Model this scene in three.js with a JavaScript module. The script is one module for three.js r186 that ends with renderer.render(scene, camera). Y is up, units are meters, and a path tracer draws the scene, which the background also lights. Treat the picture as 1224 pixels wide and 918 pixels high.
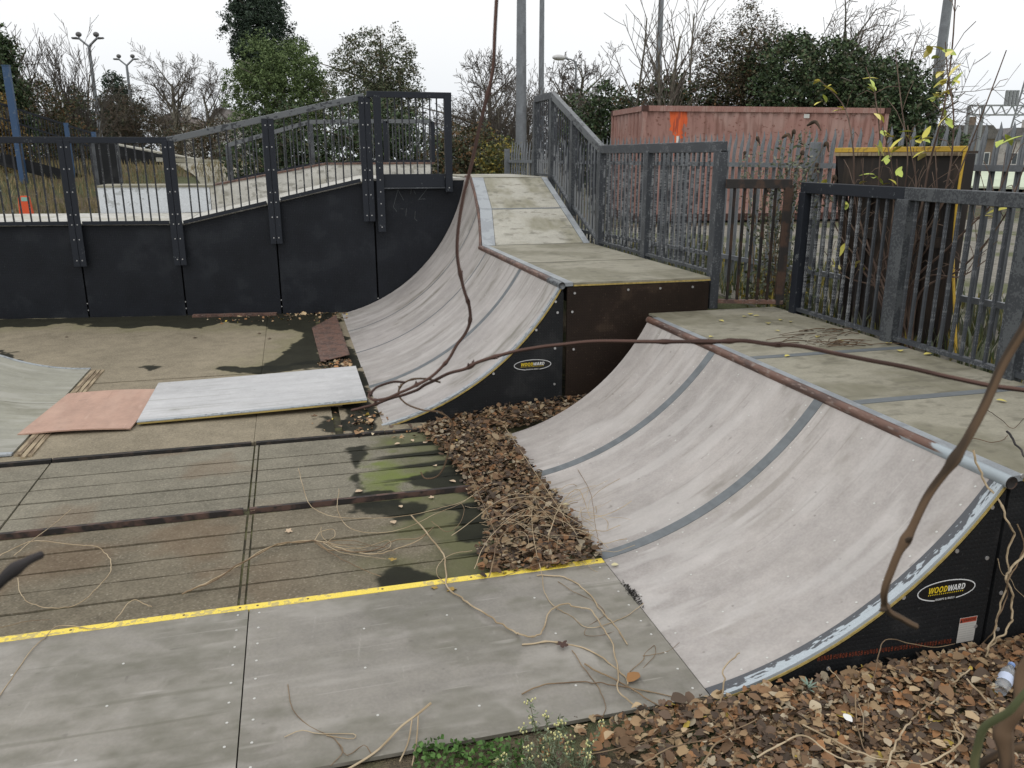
import * as THREE from 'three';
import { mergeGeometries } from 'three/addons/utils/BufferGeometryUtils.js';
import { RoundedBoxGeometry } from 'three/addons/geometries/RoundedBoxGeometry.js';

// ---------------------------------------------------------------- camera, sky, sun, exposure
const scene = new THREE.Scene();
const CAM = new THREE.Vector3(-1.660, 2.31, 4.081);            // metres; origin = corner of the floor panel and the near ramp, on the park floor
const FPX = 973, CX = 612, CY = 459, PITCH = 0.27259, YAW = 0.26207;   // read off the vanishing points of the ramps
const FW = new THREE.Vector3(Math.sin(YAW) * Math.cos(PITCH), -Math.sin(PITCH), -Math.cos(YAW) * Math.cos(PITCH));
const RT = new THREE.Vector3(Math.cos(YAW), 0, Math.sin(YAW));
const UP = new THREE.Vector3().crossVectors(RT, FW);
const camera = new THREE.PerspectiveCamera(2 * Math.atan(459 / FPX) * 180 / Math.PI, 4 / 3, 0.05, 900);
camera.position.copy(CAM);
camera.up.set(0, 1, 0);
camera.lookAt(CAM.clone().add(FW));
camera.focus = 5; camera.userData.fStop = 11;

const renderer = new THREE.WebGLRenderer({ antialias: true });
renderer.toneMapping = THREE.LinearToneMapping;
renderer.toneMappingExposure = 1.0;
renderer.shadowMap.enabled = true;

const skyTex = (() => {                                        // overcast: white, a little bluer and dimmer low down
  const w = 256, h = 128, d = new Float32Array(w * h * 4);
  const stops = [[-90, .6, .62, .64], [-2, .74, .78, .83], [0, .82, .86, .91], [3, .9, .935, .97], [7, 1.0, 1.015, 1.03], [15, 1.07, 1.075, 1.08], [90, 1.12, 1.125, 1.13]];
  for (let j = 0; j < h; j++) {
    const el = ((j + .5) / h - .5) * 180;
    let k = 0; while (k < stops.length - 2 && el > stops[k + 1][0]) k++;
    const a = stops[k], b = stops[k + 1], t = Math.min(1, Math.max(0, (el - a[0]) / (b[0] - a[0])));
    for (let i = 0; i < w; i++) {
      const az = i / w * Math.PI * 2;
      const c = 1 + .022 * Math.sin(az * 3 + el * .11) * Math.cos(el * .07) + .015 * Math.sin(az * 7 - el * .19);
      const o = (j * w + i) * 4;
      for (let n = 0; n < 3; n++) d[o + n] = (a[n + 1] + (b[n + 1] - a[n + 1]) * t) * c;
      d[o + 3] = 1;
    }
  }
  const t = new THREE.DataTexture(d, w, h, THREE.RGBAFormat, THREE.FloatType);
  t.mapping = THREE.EquirectangularReflectionMapping; t.magFilter = t.minFilter = THREE.LinearFilter; t.wrapS = THREE.RepeatWrapping; t.needsUpdate = true;
  return t;
})();
scene.background = skyTex; scene.environment = skyTex;

const sun = new THREE.DirectionalLight(new THREE.Color().setRGB(1, .97, .93), 0.7);   // veiled sun: very soft
sun.position.set(-9, 22, 6); sun.target.position.set(0, 0, -6); sun.castShadow = true; sun.shadow.radius = 50;
sun.shadow.mapSize.set(2048, 2048);
Object.assign(sun.shadow.camera, { left: -40, right: 40, top: 40, bottom: -40, near: 1, far: 120 });
scene.add(sun, sun.target);

// ---------------------------------------------------------------- helpers
const V = (x, y, z) => new THREE.Vector3(x, y, z);
const ray = (u, v) => FW.clone().addScaledVector(RT, (u - CX) / FPX).addScaledVector(UP, -(v - CY) / FPX);
const gp = (u, v, y = 0) => { const d = ray(u, v); return CAM.clone().addScaledVector(d, (y - CAM.y) / d.y); };      // pixel -> horizontal plane
const pz = (u, v, z) => { const d = ray(u, v); return CAM.clone().addScaledVector(d, (z - CAM.z) / d.z); };          // pixel -> plane z
const pX = (u, v, x) => { const d = ray(u, v); return CAM.clone().addScaledVector(d, (x - CAM.x) / d.x); };          // pixel -> plane x
const pd = (u, v, d) => CAM.clone().addScaledVector(ray(u, v), d);                                                   // pixel -> depth
let seed = 7;
const rnd = () => { seed = (seed + 0x6D2B79F5) | 0; let t = Math.imul(seed ^ (seed >>> 15), 1 | seed); t = (t + Math.imul(t ^ (t >>> 7), 61 | t)) ^ t; return ((t ^ (t >>> 14)) >>> 0) / 4294967296; };
const rr = (a, b) => a + (b - a) * rnd();
const reseed = (n) => { seed = n; };
const clamp = (x, a = 0, b = 1) => Math.min(b, Math.max(a, x));
const ss = (a, b, x) => { const t = clamp((x - a) / (b - a)); return t * t * (3 - 2 * t); };
const mix = (a, b, t) => a + (b - a) * t;
const mix3 = (a, b, t) => [mix(a[0], b[0], t), mix(a[1], b[1], t), mix(a[2], b[2], t)];
const hash = (x, y) => { let h = Math.imul(x, 374761393) + Math.imul(y, 668265263) | 0; h = Math.imul(h ^ (h >>> 13), 1274126177); return ((h ^ (h >>> 16)) >>> 0) / 4294967296; };
const RT_ = (() => { const t = new Float32Array(65536); for (let i = 0; i < 65536; i++) t[i] = hash(i & 255, i >> 8); return t; })();
function vn(x, y, p = 4096, q = p) {                             // value noise, periods p and q
  const xi = Math.floor(x), yi = Math.floor(y), fx = x - xi, fy = y - yi, u = fx * fx * (3 - 2 * fx), v = fy * fy * (3 - 2 * fy);
  let x0 = xi % p, y0 = yi % q; if (x0 < 0) x0 += p; if (y0 < 0) y0 += q;
  const x1 = x0 + 1 === p ? 0 : x0 + 1, y1 = y0 + 1 === q ? 0 : y0 + 1, a = x0 * 97, b = x1 * 97, c = y0 * 2579, d = y1 * 2579;
  const h00 = RT_[(a + c ^ (c >> 7)) & 65535], h10 = RT_[(b + c ^ (c >> 7)) & 65535], h01 = RT_[(a + d ^ (d >> 7)) & 65535], h11 = RT_[(b + d ^ (d >> 7)) & 65535];
  const e = h00 + (h10 - h00) * u; return e + (h01 + (h11 - h01) * u - e) * v;
}
function fbm(x, y, o = 4, p = 4096, q = p) { let s = 0, a = .5, n = 0; for (let i = 0; i < o; i++) { s += a * vn(x + i * 17, y + i * 31, p, q); n += a; x *= 2; y *= 2; p *= 2; q *= 2; a *= .5; } return s / n; }
function tex(w, h, fn, linear) {
  const d = new Uint8Array(w * h * 4), enc = (c) => linear ? c : (c <= .0031308 ? c * 12.92 : 1.055 * Math.pow(c, 1 / 2.4) - .055);
  for (let j = 0; j < h; j++) for (let i = 0; i < w; i++) {
    const c = fn((i + .5) / w, (j + .5) / h), o = (j * w + i) * 4;
    if (c.length) for (let n = 0; n < 3; n++) d[o + n] = Math.round(255 * clamp(enc(clamp(c[n])))); else d[o] = d[o + 1] = d[o + 2] = Math.round(255 * clamp(c));
    d[o + 3] = c.length > 3 ? Math.round(255 * clamp(c[3])) : 255;
  }
  const t = new THREE.DataTexture(d, w, h); t.wrapS = t.wrapT = THREE.RepeatWrapping; t.magFilter = THREE.LinearFilter; t.minFilter = THREE.LinearMipmapLinearFilter; t.generateMipmaps = true; t.anisotropy = 8;
  t.colorSpace = linear ? THREE.NoColorSpace : THREE.SRGBColorSpace; t.needsUpdate = true; return t;
}
const rep = (t, a, b = a) => { const c = t.clone(); c.repeat.set(a, b); c.needsUpdate = true; return c; };
const rgb = (r, g, b) => new THREE.Color().setRGB(r, g, b);
const mat = (o) => new THREE.MeshStandardMaterial({ roughness: .8, metalness: 0, ...o });

const baseOf = new WeakMap(), taken = new Map();
function numbered(n) { const k = taken.get(n) ?? 0; taken.set(n, k + 1); return k ? `${n}_${String(k).padStart(3, '0')}` : n; }
function tag(o, label, category, group, kind) { if (label) o.userData.label = label; if (category) o.userData.category = category; if (group) o.userData.group = group; if (kind) o.userData.kind = kind; return o; }
function T(name, label, category, base = [0, 0, 0], group) {       // a thing: a Group at its base
  const g = new THREE.Group(); g.name = numbered(name); g.position.set(...base); baseOf.set(g, V(...base)); scene.add(g);
  return tag(g, label, category, group);
}
function A(parent, name, geo, m, kind) {                            // a part; geometry comes in world metres
  const b = baseOf.get(parent); if (b) geo.translate(-b.x, -b.y, -b.z);
  const o = new THREE.Mesh(geo, m); o.name = name; o.castShadow = o.receiveShadow = true; parent.add(o);
  if (b) baseOf.set(o, b); if (kind) o.userData.kind = kind;
  return o;
}
function S(name, geo, m, kind = 'structure') {                      // setting
  const o = new THREE.Mesh(geo, m); o.name = numbered(name); o.castShadow = o.receiveShadow = true; o.userData.kind = kind; scene.add(o); return o;
}
function triUV(g, s = 1, ox = rnd() * 3, oy = rnd() * 3) {           // uv in metres from the face's main direction
  if (g.index) g = g.toNonIndexed();
  const p = g.attributes.position, uv = new Float32Array(p.count * 2), a = V(), b = V(), c = V();
  for (let i = 0; i < p.count; i += 3) {
    a.fromBufferAttribute(p, i); b.fromBufferAttribute(p, i + 1); c.fromBufferAttribute(p, i + 2);
    const n = b.clone().sub(a).cross(c.clone().sub(a)), x = Math.abs(n.x), y = Math.abs(n.y), z = Math.abs(n.z);
    [a, b, c].forEach((q, k) => { const [U, W] = y >= x && y >= z ? [q.x, q.z] : x >= z ? [q.z, q.y] : [q.x, q.y]; uv[(i + k) * 2] = U * s + ox; uv[(i + k) * 2 + 1] = W * s + oy; });
  }
  g.setAttribute('uv', new THREE.BufferAttribute(uv, 2)); return g;
}
function box(x0, x1, y0, y1, z0, z1, r = 0) {
  const w = x1 - x0, h = y1 - y0, d = z1 - z0;
  const g = r ? new RoundedBoxGeometry(w, h, d, 1, r) : new THREE.BoxGeometry(w, h, d);
  return triUV(g.translate((x0 + x1) / 2, (y0 + y1) / 2, (z0 + z1) / 2));
}
function beam(p, q, w, h, r = 0, roll = V(0, 1, 0)) {                // a bar from p to q, w wide, h high (h lies along roll)
  const d = q.clone().sub(p), L = d.length(), X = d.clone().divideScalar(L);
  let Z = X.clone().cross(roll); if (Z.lengthSq() < 1e-6) Z = V(0, 0, 1); Z.normalize(); const Y = Z.clone().cross(X).normalize();
  const g0 = r ? new RoundedBoxGeometry(L, h, w, 1, r) : new THREE.BoxGeometry(L, h, w);
  const g = triUV(g0);
  return g.applyMatrix4(new THREE.Matrix4().makeBasis(X, Y, Z).setPosition(p.clone().add(q).multiplyScalar(.5)));
}
function tube(pts, rad, sides = 6, cap = true) {                      // tapered tube along points
  const n = pts.length, pos = [], uv = [], idx = [], t = V(), N = V(), B = V(); let len = 0;
  const tan = (i) => pts[Math.min(n - 1, i + 1)].clone().sub(pts[Math.max(0, i - 1)]).normalize();
  t.copy(tan(0)); N.set(0, 0, 1); if (Math.abs(t.z) > .9) N.set(1, 0, 0); N.addScaledVector(t, -N.dot(t)).normalize();
  for (let i = 0; i < n; i++) {
    t.copy(tan(i)); N.addScaledVector(t, -N.dot(t)).normalize(); B.crossVectors(t, N);
    if (i) len += pts[i].distanceTo(pts[i - 1]);
    const r = typeof rad === 'function' ? rad(i / (n - 1)) : rad;
    for (let k = 0; k <= sides; k++) { const a = k / sides * Math.PI * 2, c = Math.cos(a) * r, s = Math.sin(a) * r; pos.push(pts[i].x + N.x * c + B.x * s, pts[i].y + N.y * c + B.y * s, pts[i].z + N.z * c + B.z * s); uv.push(k / sides * .3, len); }
  }
  const w = sides + 1;
  for (let i = 0; i < n - 1; i++) for (let k = 0; k < sides; k++) { const a = i * w + k; idx.push(a, a + w, a + 1, a + 1, a + w, a + w + 1); }
  if (cap) for (const e of [0, n - 1]) { const c = pos.length / 3; pos.push(pts[e].x, pts[e].y, pts[e].z); uv.push(0, 0); for (let k = 0; k < sides; k++) { const a = e * w + k; e ? idx.push(c, a, a + 1) : idx.push(c, a + 1, a); } }
  const g = new THREE.BufferGeometry(); g.setAttribute('position', new THREE.Float32BufferAttribute(pos, 3)); g.setAttribute('uv', new THREE.Float32BufferAttribute(uv, 2)); g.setIndex(idx); g.computeVertexNormals(); return g;
}
const smooth = (pts, n) => pts.length > 2 ? new THREE.CatmullRomCurve3(pts, false, 'centripetal').getPoints(n ?? pts.length * 5) : pts;
const cyl = (p, q, r, sides = 10) => tube([p, q], r, sides);
function prism(pts, plane, a, b) {                                    // polygon (list of [u, v]) pushed from a to b; plane 'z': u = x, v = y; plane 'y': u = x, v = z
  const sh = new THREE.Shape(pts.map(([u, v]) => new THREE.Vector2(u, plane === 'y' ? -v : v)));
  const g = new THREE.ExtrudeGeometry(sh, { depth: Math.abs(b - a), bevelEnabled: false });
  if (plane === 'y') g.rotateX(-Math.PI / 2);
  plane === 'y' ? g.translate(0, Math.min(a, b), 0) : g.translate(0, 0, Math.min(a, b));
  return triUV(g);
}
const swapUV = (g) => { const a = g.attributes.uv; for (let i = 0; i < a.count; i++) a.setXY(i, a.getY(i), a.getX(i)); return g; };
const join = (l) => mergeGeometries(l.map((g) => g.index ? g.toNonIndexed() : g).map((g) => { for (const k of Object.keys(g.attributes)) if (!['position', 'normal', 'uv', 'color'].includes(k)) g.deleteAttribute(k); return g; }));
// a sheet bent along an arc: arc(z) gives [x0, a0, a1, R, dir]; n steps
function arcPoint(x0, a0, R, a, dir = 1) { return [x0 + dir * R * (Math.sin(a) - Math.sin(a0)), R * (Math.cos(a0) - Math.cos(a))]; }
function arcSheet(o, z0, z1, t, lift = 0, nz = 1, s0 = 0) {
  const { x0, a0, R, dir = 1, end } = o, na = 24, pos = [], uv = [], idx = [];
  const P = (z, s, off) => { const a = a0 + (end(z) - a0) * (s0 + (1 - s0) * s), [x, y] = arcPoint(x0, a0, R, a, dir); return [x - dir * Math.sin(a) * off, y + Math.cos(a) * off, z]; };
  const layer = (off) => { const b = pos.length / 3; for (let j = 0; j <= nz; j++) for (let i = 0; i <= na; i++) { const z = mix(z0, z1, j / nz), s = i / na; pos.push(...P(z, s, off)); uv.push(z, R * (end(z) - a0) * s); } return b; };
  const quad = (a, b, c, d) => idx.push(a, b, c, a, c, d), w = na + 1;
  const top = layer(lift), bot = layer(lift - t);
  for (let j = 0; j < nz; j++) for (let i = 0; i < na; i++) { const k = j * w + i; quad(top + k, top + k + w, top + k + w + 1, top + k + 1); quad(bot + k, bot + k + 1, bot + k + w + 1, bot + k + w); }
  const edge = (list) => { const b = pos.length / 3; list.forEach(([z, s]) => { pos.push(...P(z, s, lift)); uv.push(z + s, 0); pos.push(...P(z, s, lift - t)); uv.push(z + s, t); }); for (let i = 0; i < list.length - 1; i++) { const k = b + i * 2; quad(k, k + 1, k + 3, k + 2); } };
  const L = (n, f) => Array.from({ length: n + 1 }, (_, i) => f(i / n));
  edge(L(na, (s) => [z0, s])); edge(L(na, (s) => [z1, 1 - s])); edge(L(nz, (s) => [mix(z0, z1, s), 1])); edge(L(nz, (s) => [mix(z1, z0, s), 0]));
  const g = new THREE.BufferGeometry(); g.setAttribute('position', new THREE.Float32BufferAttribute(pos, 3)); g.setAttribute('uv', new THREE.Float32BufferAttribute(uv, 2)); g.setIndex(idx); g.computeVertexNormals(); return g;
}

// ---------------------------------------------------------------- procedural materials (uv in metres unless said)
const fine = tex(256, 256, (u, v) => .5 * vn(u * 128, v * 128, 128) + .5 * fbm(u * 16, v * 16, 3, 16), true);
const bumpTex = (k) => rep(fine, k);
// worn composite riding surface: pinkish grey, streaks along the curve (v), grime patches; 4 m repeat
function skateTex(base, grime, amt, oz, pale = [.52, .495, .48], worn = .5, R = 512, patch = .2) {
  return rep(tex(R, R, (u, v) => {
    const st = fbm(u * 44 + oz, v * 5, 3, 44, 5), big = fbm(u * 4 + oz, v * 4, 4, 4), mid = fbm(u * 22, v * 9 + oz, 5, 22, 9), fineN = vn(u * 512, v * 512, 512), mot = fbm(u * 60 + 3, v * 50 + oz, 3, 60, 50);
    let c = base.map((b) => b * (.86 + .2 * (st - .2) + .16 * (fineN - .5) + .42 * (big - .5) + .2 * (mot - .5)));
    const sc = fbm(u * 34 + oz + 7, v * 7, 5, 34, 7); c = mix3(c, pale, ss(.5, .7, sc) * worn);
    const wp = fbm(u * 14 + 5, v * 14 + oz, 2, 14) * .16, pt = fbm((u + wp) * 10 + oz, (v + wp) * 10, 5, 10); const g = Math.max(ss(.5, .7, mid * .5 + big * .35 + mot * .15 + amt), patch * ss(.47, .62, pt + amt * .6)); c = mix3(c, grime, g * (.15 + .8 * fbm(u * 90 + 2, v * 50, 3, 90, 50)));
    const run = fbm(u * 120 + oz, v * 4, 3, 120, 4); c = mix3(c, grime, ss(.62, .8, run) * .5 * ss(.4, .6, big));
    const scr = vn(u * 330 + oz, v * 14, 330, 14); if (scr > .92) c = mix3(c, pale, (scr - .92) * 7);
    const sc2 = vn(u * 22 + oz, v * 300 + u * 40, 22 * 9, 300); if (sc2 > .95) c = mix3(c, pale, (sc2 - .95) * 8);
    const spot = vn(u * 90 + 9, v * 70 + oz, 90, 70); if (spot > .955) c = mix3(c, [.09, .08, .065], (spot - .955) * 14);
    return c;
  }), .25);
}
const M = {};
M.skate = mat({ map: skateTex([.41, .379, .358], [.19, .172, .145], -.05, 0, [.53, .505, .485], .4, 700, .16), bumpMap: bumpTex(5), bumpScale: .0006, roughness: .56 });
M.skateFar = mat({ map: skateTex([.4, .372, .356], [.16, .148, .12], -.02, 31, [.52, .5, .48], .4, 700, .25), bumpMap: bumpTex(5), bumpScale: .0006, roughness: .56 });
M.floorPanel = mat({ map: skateTex([.262, .244, .214], [.118, .113, .082], .05, 57, [.37, .35, .318], .42, 700, .8), bumpMap: bumpTex(5), bumpScale: .0006, roughness: .55 });
M.palePanel = mat({ map: skateTex([.5, .5, .505], [.22, .22, .19], -.13, 11, [.56, .565, .575], .25, 512, 0), bumpMap: bumpTex(5), bumpScale: .0005, roughness: .55 });
M.pinkPanel = mat({ map: skateTex([.49, .31, .235], [.26, .14, .095], -.06, 77, [.53, .37, .29], .25, 512, 0), bumpMap: bumpTex(5), bumpScale: .0005, roughness: .6 });
M.oldSkate = mat({ map: skateTex([.33, .325, .27], [.18, .175, .125], .03, 91, [.42, .41, .37]), bumpMap: bumpTex(5), bumpScale: .0006, roughness: .6 });
const deckTex = (base, moss, amt, k) => rep(tex(512, 512, (u, v) => {
  const a = fbm(u * 6 + k, v * 6, 5, 6), b = fbm(u * 14, v * 40 + k, 3, 14, 40), f = vn(u * 256, v * 256, 256);
  let c = base.map((x) => x * (.8 + .3 * b + .2 * (f - .5)));
  c = mix3(c, moss, ss(.42, .66, a + amt) * (.35 + .6 * fbm(u * 50, v * 20 + k, 3, 50, 20)));
  const d = fbm(u * 22 + 3 + k, v * 40, 4, 22, 40); c = mix3(c, [.1, .092, .065], ss(.58, .78, d) * .5);
  return c;
}), .4);
M.deck = mat({ map: deckTex([.29, .272, .212], [.15, .14, .092], .03, 5), bumpMap: bumpTex(5), bumpScale: .0008, roughness: .68 });
M.deckPale = mat({ map: deckTex([.41, .395, .34], [.2, .187, .122], .015, 23), bumpMap: bumpTex(5), bumpScale: .0008, roughness: .68 });
M.seam = mat({ map: rep(tex(256, 256, (u, v) => { const a = fbm(u * 10, v * 60, 4, 10, 60), f = vn(u * 128, v * 128, 128); return [.135, .15, .16].map((x) => x * (.8 + .45 * a + .15 * (f - .5))); }), .5), roughness: .55, metalness: .15 });
const flake = (lo, hi, cut, scale, k, R = 400) => tex(R, R, (u, v) => {      // paint (lo) flaked off down to hi
  const n = fbm(u * scale * 3 + k, v * scale * 3, 4, scale * 3), m = fbm(u * 7 + k, v * 7, 3, 7), f = vn(u * 256, v * 256, 256);
  const t = ss(cut - .01, cut + .03, n * .6 + m * .4); return mix3(lo, hi, t).map((x) => x * (.86 + .28 * f));
});
M.edgeStrip = mat({ map: rep(flake([.46, .53, .58], [.07, .075, .085], .5, 12, 3), 1.3), roughness: .5, metalness: .1 });
M.edgePale = mat({ map: rep(flake([.34, .37, .39], [.2, .22, .235], .56, 12, 8), 1), roughness: .5, metalness: .1 });
M.ply = mat({ map: rep(tex(128, 128, (u, v) => { const s = vn(u * 60, v * 3, 60, 3); return [.4, .3, .095].map((x) => x * (.7 + .5 * s)); }), 2), roughness: .8 });
M.yellow = mat({ map: rep(flake([.8, .62, .085], [.5, .4, .14], .58, 14, 5), 1.2), roughness: .5 });
M.ochre = mat({ map: rep(flake([.62, .4, .045], [.4, .25, .05], .6, 14, 6), 1.2), roughness: .5 });
const peg = tex(256, 256, (u, v) => { const x = (u * 16) % 1 - .5, y = (v * 16) % 1 - .5; return .75 - .6 * ss(.28, .18, Math.hypot(x, y)) + .12 * vn(u * 128, v * 128, 128); }, true);
const blackTex = (base, dust, cut, k) => tex(512, 512, (u, v) => { const a = fbm(u * 7 + k, v * 7, 5, 7), sp = vn(u * 170 + k, v * 170, 170), f = vn(u * 90, v * 14, 90, 14); let c = base.map((x) => x * (.7 + .7 * a)); c = mix3(c, dust, ss(cut, cut + .14, a) * .2 * (.4 + .6 * f)); if (sp > .93) c = mix3(c, dust, .55); return c; });
const dull = (o) => new THREE.MeshPhysicalMaterial({ roughness: .6, metalness: 0, specularIntensity: .4, ...o });
M.black = dull({ map: rep(blackTex([.0125, .0135, .015], [.06, .06, .06], .6, 2), .7), bumpMap: rep(peg, 2.6), bumpScale: .002, roughness: .55 });
M.wall = dull({ map: rep(blackTex([.0125, .0145, .019], [.042, .047, .05], .58, 21), .6), bumpMap: rep(peg, 2.6), bumpScale: .002, roughness: .58 });
M.brownBlack = dull({ map: rep(blackTex([.02, .013, .0095], [.13, .09, .06], .66, 40), .8), bumpMap: rep(peg, 2.6), bumpScale: .002, roughness: .6 });
M.railDark = dull({ map: rep(flake([.021, .0245, .032], [.13, .14, .145], .74, 16, 9), 1.1), bumpMap: bumpTex(6), bumpScale: .0004, roughness: .48 });
M.railWorn = mat({ map: rep(flake([.085, .093, .1], [.042, .047, .054], .5, 18, 14), 1.8), bumpMap: bumpTex(6), bumpScale: .0006, roughness: .52, metalness: .1 });
M.railGrey = mat({ map: rep(flake([.05, .056, .065], [.14, .15, .16], .62, 18, 27), 2.0), bumpMap: bumpTex(6), bumpScale: .0005, roughness: .52, metalness: .1 });
M.handRail = mat({ map: rep(flake([.13, .14, .148], [.04, .044, .05], .6, 10, 31), 1.1), roughness: .45, metalness: .15 });
M.barBlack = mat({ map: rep(flake([.016, .018, .023], [.2, .21, .21], .66, 18, 51), 2.2), roughness: .5 });
M.barPeel = mat({ map: rep(flake([.03, .034, .042], [.22, .23, .24], .52, 16, 51), 3), roughness: .5 });
// dark paint kicked off the lower part of the bars down to grey metal: u in metres, v = 0..1 up the bar
M.barWorn = mat({ map: tex(512, 512, (u, v) => { const n = fbm(u * 40, v * 12, 4, 40, 12), s = vn(u * 200, v * 30, 200, 30); const t = ss(.03, -.03, v - .3 - (n - .5) * .55); const chips = ss(.72, .76, fbm(u * 60 + 5, v * 24, 3, 60, 24) + .1 * s); return mix3([.027, .031, .04], [.2, .21, .22], clamp(t + chips)).map((x) => x * (.85 + .3 * s)); }), roughness: .5 });
M.rustRail = mat({ map: rep(tex(256, 256, (u, v) => { const a = fbm(u * 10, v * 10, 5, 10), f = vn(u * 120, v * 120, 120); return mix3([.017, .014, .013], [.06, .032, .02], ss(.45, .7, a)).map((x) => x * (.8 + .4 * f)); }), 1.3), roughness: .6 });
const rustFn = (u, v) => { const a = fbm(u * 12, v * 12, 5, 12), b = fbm(u * 40 + 7, v * 40, 3, 40); return mix3(mix3([.15, .083, .062], [.085, .052, .042], ss(.4, .65, a)), [.21, .16, .135], ss(.62, .8, b)); };
M.rust = mat({ map: rep(tex(256, 256, rustFn), 1.5), bumpMap: bumpTex(5), bumpScale: .0008, roughness: .7, metalness: .15 });
// round coping: rust, with the last stretch still painted (v in metres along the pipe)
const copTex = (L, from) => { const t = tex(64, 1024, (u, v) => { const m = v * L, n = fbm(u * 6, m * 9, 4, 6), r = rustFn(u * .3, m * .5 % 1); const p = ss(-.04, .04, m - from + (n - .5) * .5 + (u > .5 ? .12 : -.12)); return mix3(mix3(r, [.3, .2, .16], ss(.6, .75, n) * .4), [.36, .41, .44].map((x) => x * (.8 + .3 * n)), p); }); t.repeat.set(3.34, 1 / L); return t; };
M.blackRust = mat({ map: rep(tex(128, 128, (u, v) => mix3([.012, .011, .01], [.045, .032, .025], ss(.5, .75, fbm(u * 20, v * 20, 4, 20)))), 1), roughness: .8 });
M.concreteBase = mat({ map: rep(tex(256, 256, (u, v) => { const a = fbm(u * 12, v * 12, 5, 12); return mix3([.04, .036, .02], [.1, .098, .042], ss(.4, .7, a)); }), .8), roughness: .95 });
M.galv = mat({ map: rep(tex(256, 256, (u, v) => { const a = fbm(u * 12, v * 5, 4, 12, 5), f = vn(u * 70, v * 70, 70); return [.2, .215, .23].map((x) => x * (.68 + .5 * a + .2 * (f - .5))); }), 1), roughness: .5, metalness: .35 });
M.steelPale = mat({ map: rep(flake([.33, .355, .375], [.27, .29, .31], .5, 4, 61), .8), roughness: .42, metalness: .2 });
M.concretePale = mat({ map: deckTex([.54, .53, .49], [.38, .36, .29], -.08, 41), bumpMap: bumpTex(5), bumpScale: .0008, roughness: .7 });
M.rustDark = mat({ map: rep(tex(256, 256, (u, v) => { const a = fbm(u * 14, v * 14, 5, 14); return mix3([.022, .018, .016], [.095, .055, .042], ss(.42, .66, a)); }), 1), roughness: .75 });
M.screw = mat({ color: rgb(.55, .55, .52), roughness: .4, metalness: .3 });
M.bolt = mat({ color: rgb(.5, .5, .5), roughness: .35, metalness: .6 });
M.wood = mat({ map: rep(tex(256, 256, (u, v) => { const g = fbm(u * 50, v * 5, 4, 50, 5), d = fbm(u * 6, v * 6, 4, 6); return mix3([.36, .29, .19], [.13, .09, .055], ss(.4, .68, g * .5 + d * .5)); }), 1), roughness: .85 });
M.brownPly = mat({ map: rep(tex(256, 256, (u, v) => { const g = fbm(u * 40, v * 4, 4, 40, 4), d = fbm(u * 5, v * 5, 4, 12, 5); return mix3([.018, .014, .012], [.05, .034, .024], ss(.4, .7, g * .4 + d * .6)); }), .8), roughness: .7 });
const bark = (a, b, k) => mat({ map: tex(128, 256, (u, v) => { const n = fbm(u * 8 + k, v * 10, 4, 8, 10); return mix3(a, b, ss(.35, .65, n)); }), roughness: .9 });
M.bark = bark([.085, .075, .058], [.16, .15, .115], 1);
M.twig = bark([.1, .082, .068], [.15, .13, .11], 4);
M.twigDark = bark([.06, .05, .043], [.1, .085, .07], 8);
M.vine = bark([.045, .023, .018], [.095, .052, .04], 5);
M.vineBrown = bark([.042, .027, .016], [.12, .075, .042], 6);
M.stubDark = bark([.012, .011, .011], [.035, .03, .03], 6);
M.stemGreen = bark([.065, .075, .03], [.12, .115, .05], 9);
M.dry = bark([.3, .225, .135], [.45, .36, .24], 2);
M.dryBrown = bark([.15, .1, .06], [.24, .17, .1], 3);
M.saplingBark = bark([.085, .055, .042], [.16, .112, .085], 12);
M.leaf = mat({ vertexColors: true, roughness: .75 });
M.litter = mat({ color: rgb(1, 1, 1), roughness: .85 });

// steel margin of the low ramp: pale paint kept along the outer edge, worn to dark metal inside (u = 0..1 across)
M.marginWorn = mat({ map: (() => { const t = tex(128, 1024, (u, v) => { const n = fbm(u * 8, v * 60, 5, 8, 60) - .5, m = fbm(u * 3 + 5, v * 9, 3, 3, 9) - .5, f = vn(u * 60, v * 500, 60, 500), e = u - .52 + n * .8 + m * .7; return mix3([.075, .08, .09], [.4, .45, .485], ss(-.05, .05, e)).map((x) => x * (.85 + .3 * f)); }); t.repeat.set(1, .5); return t; })(), roughness: .5, metalness: .1 });

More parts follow.
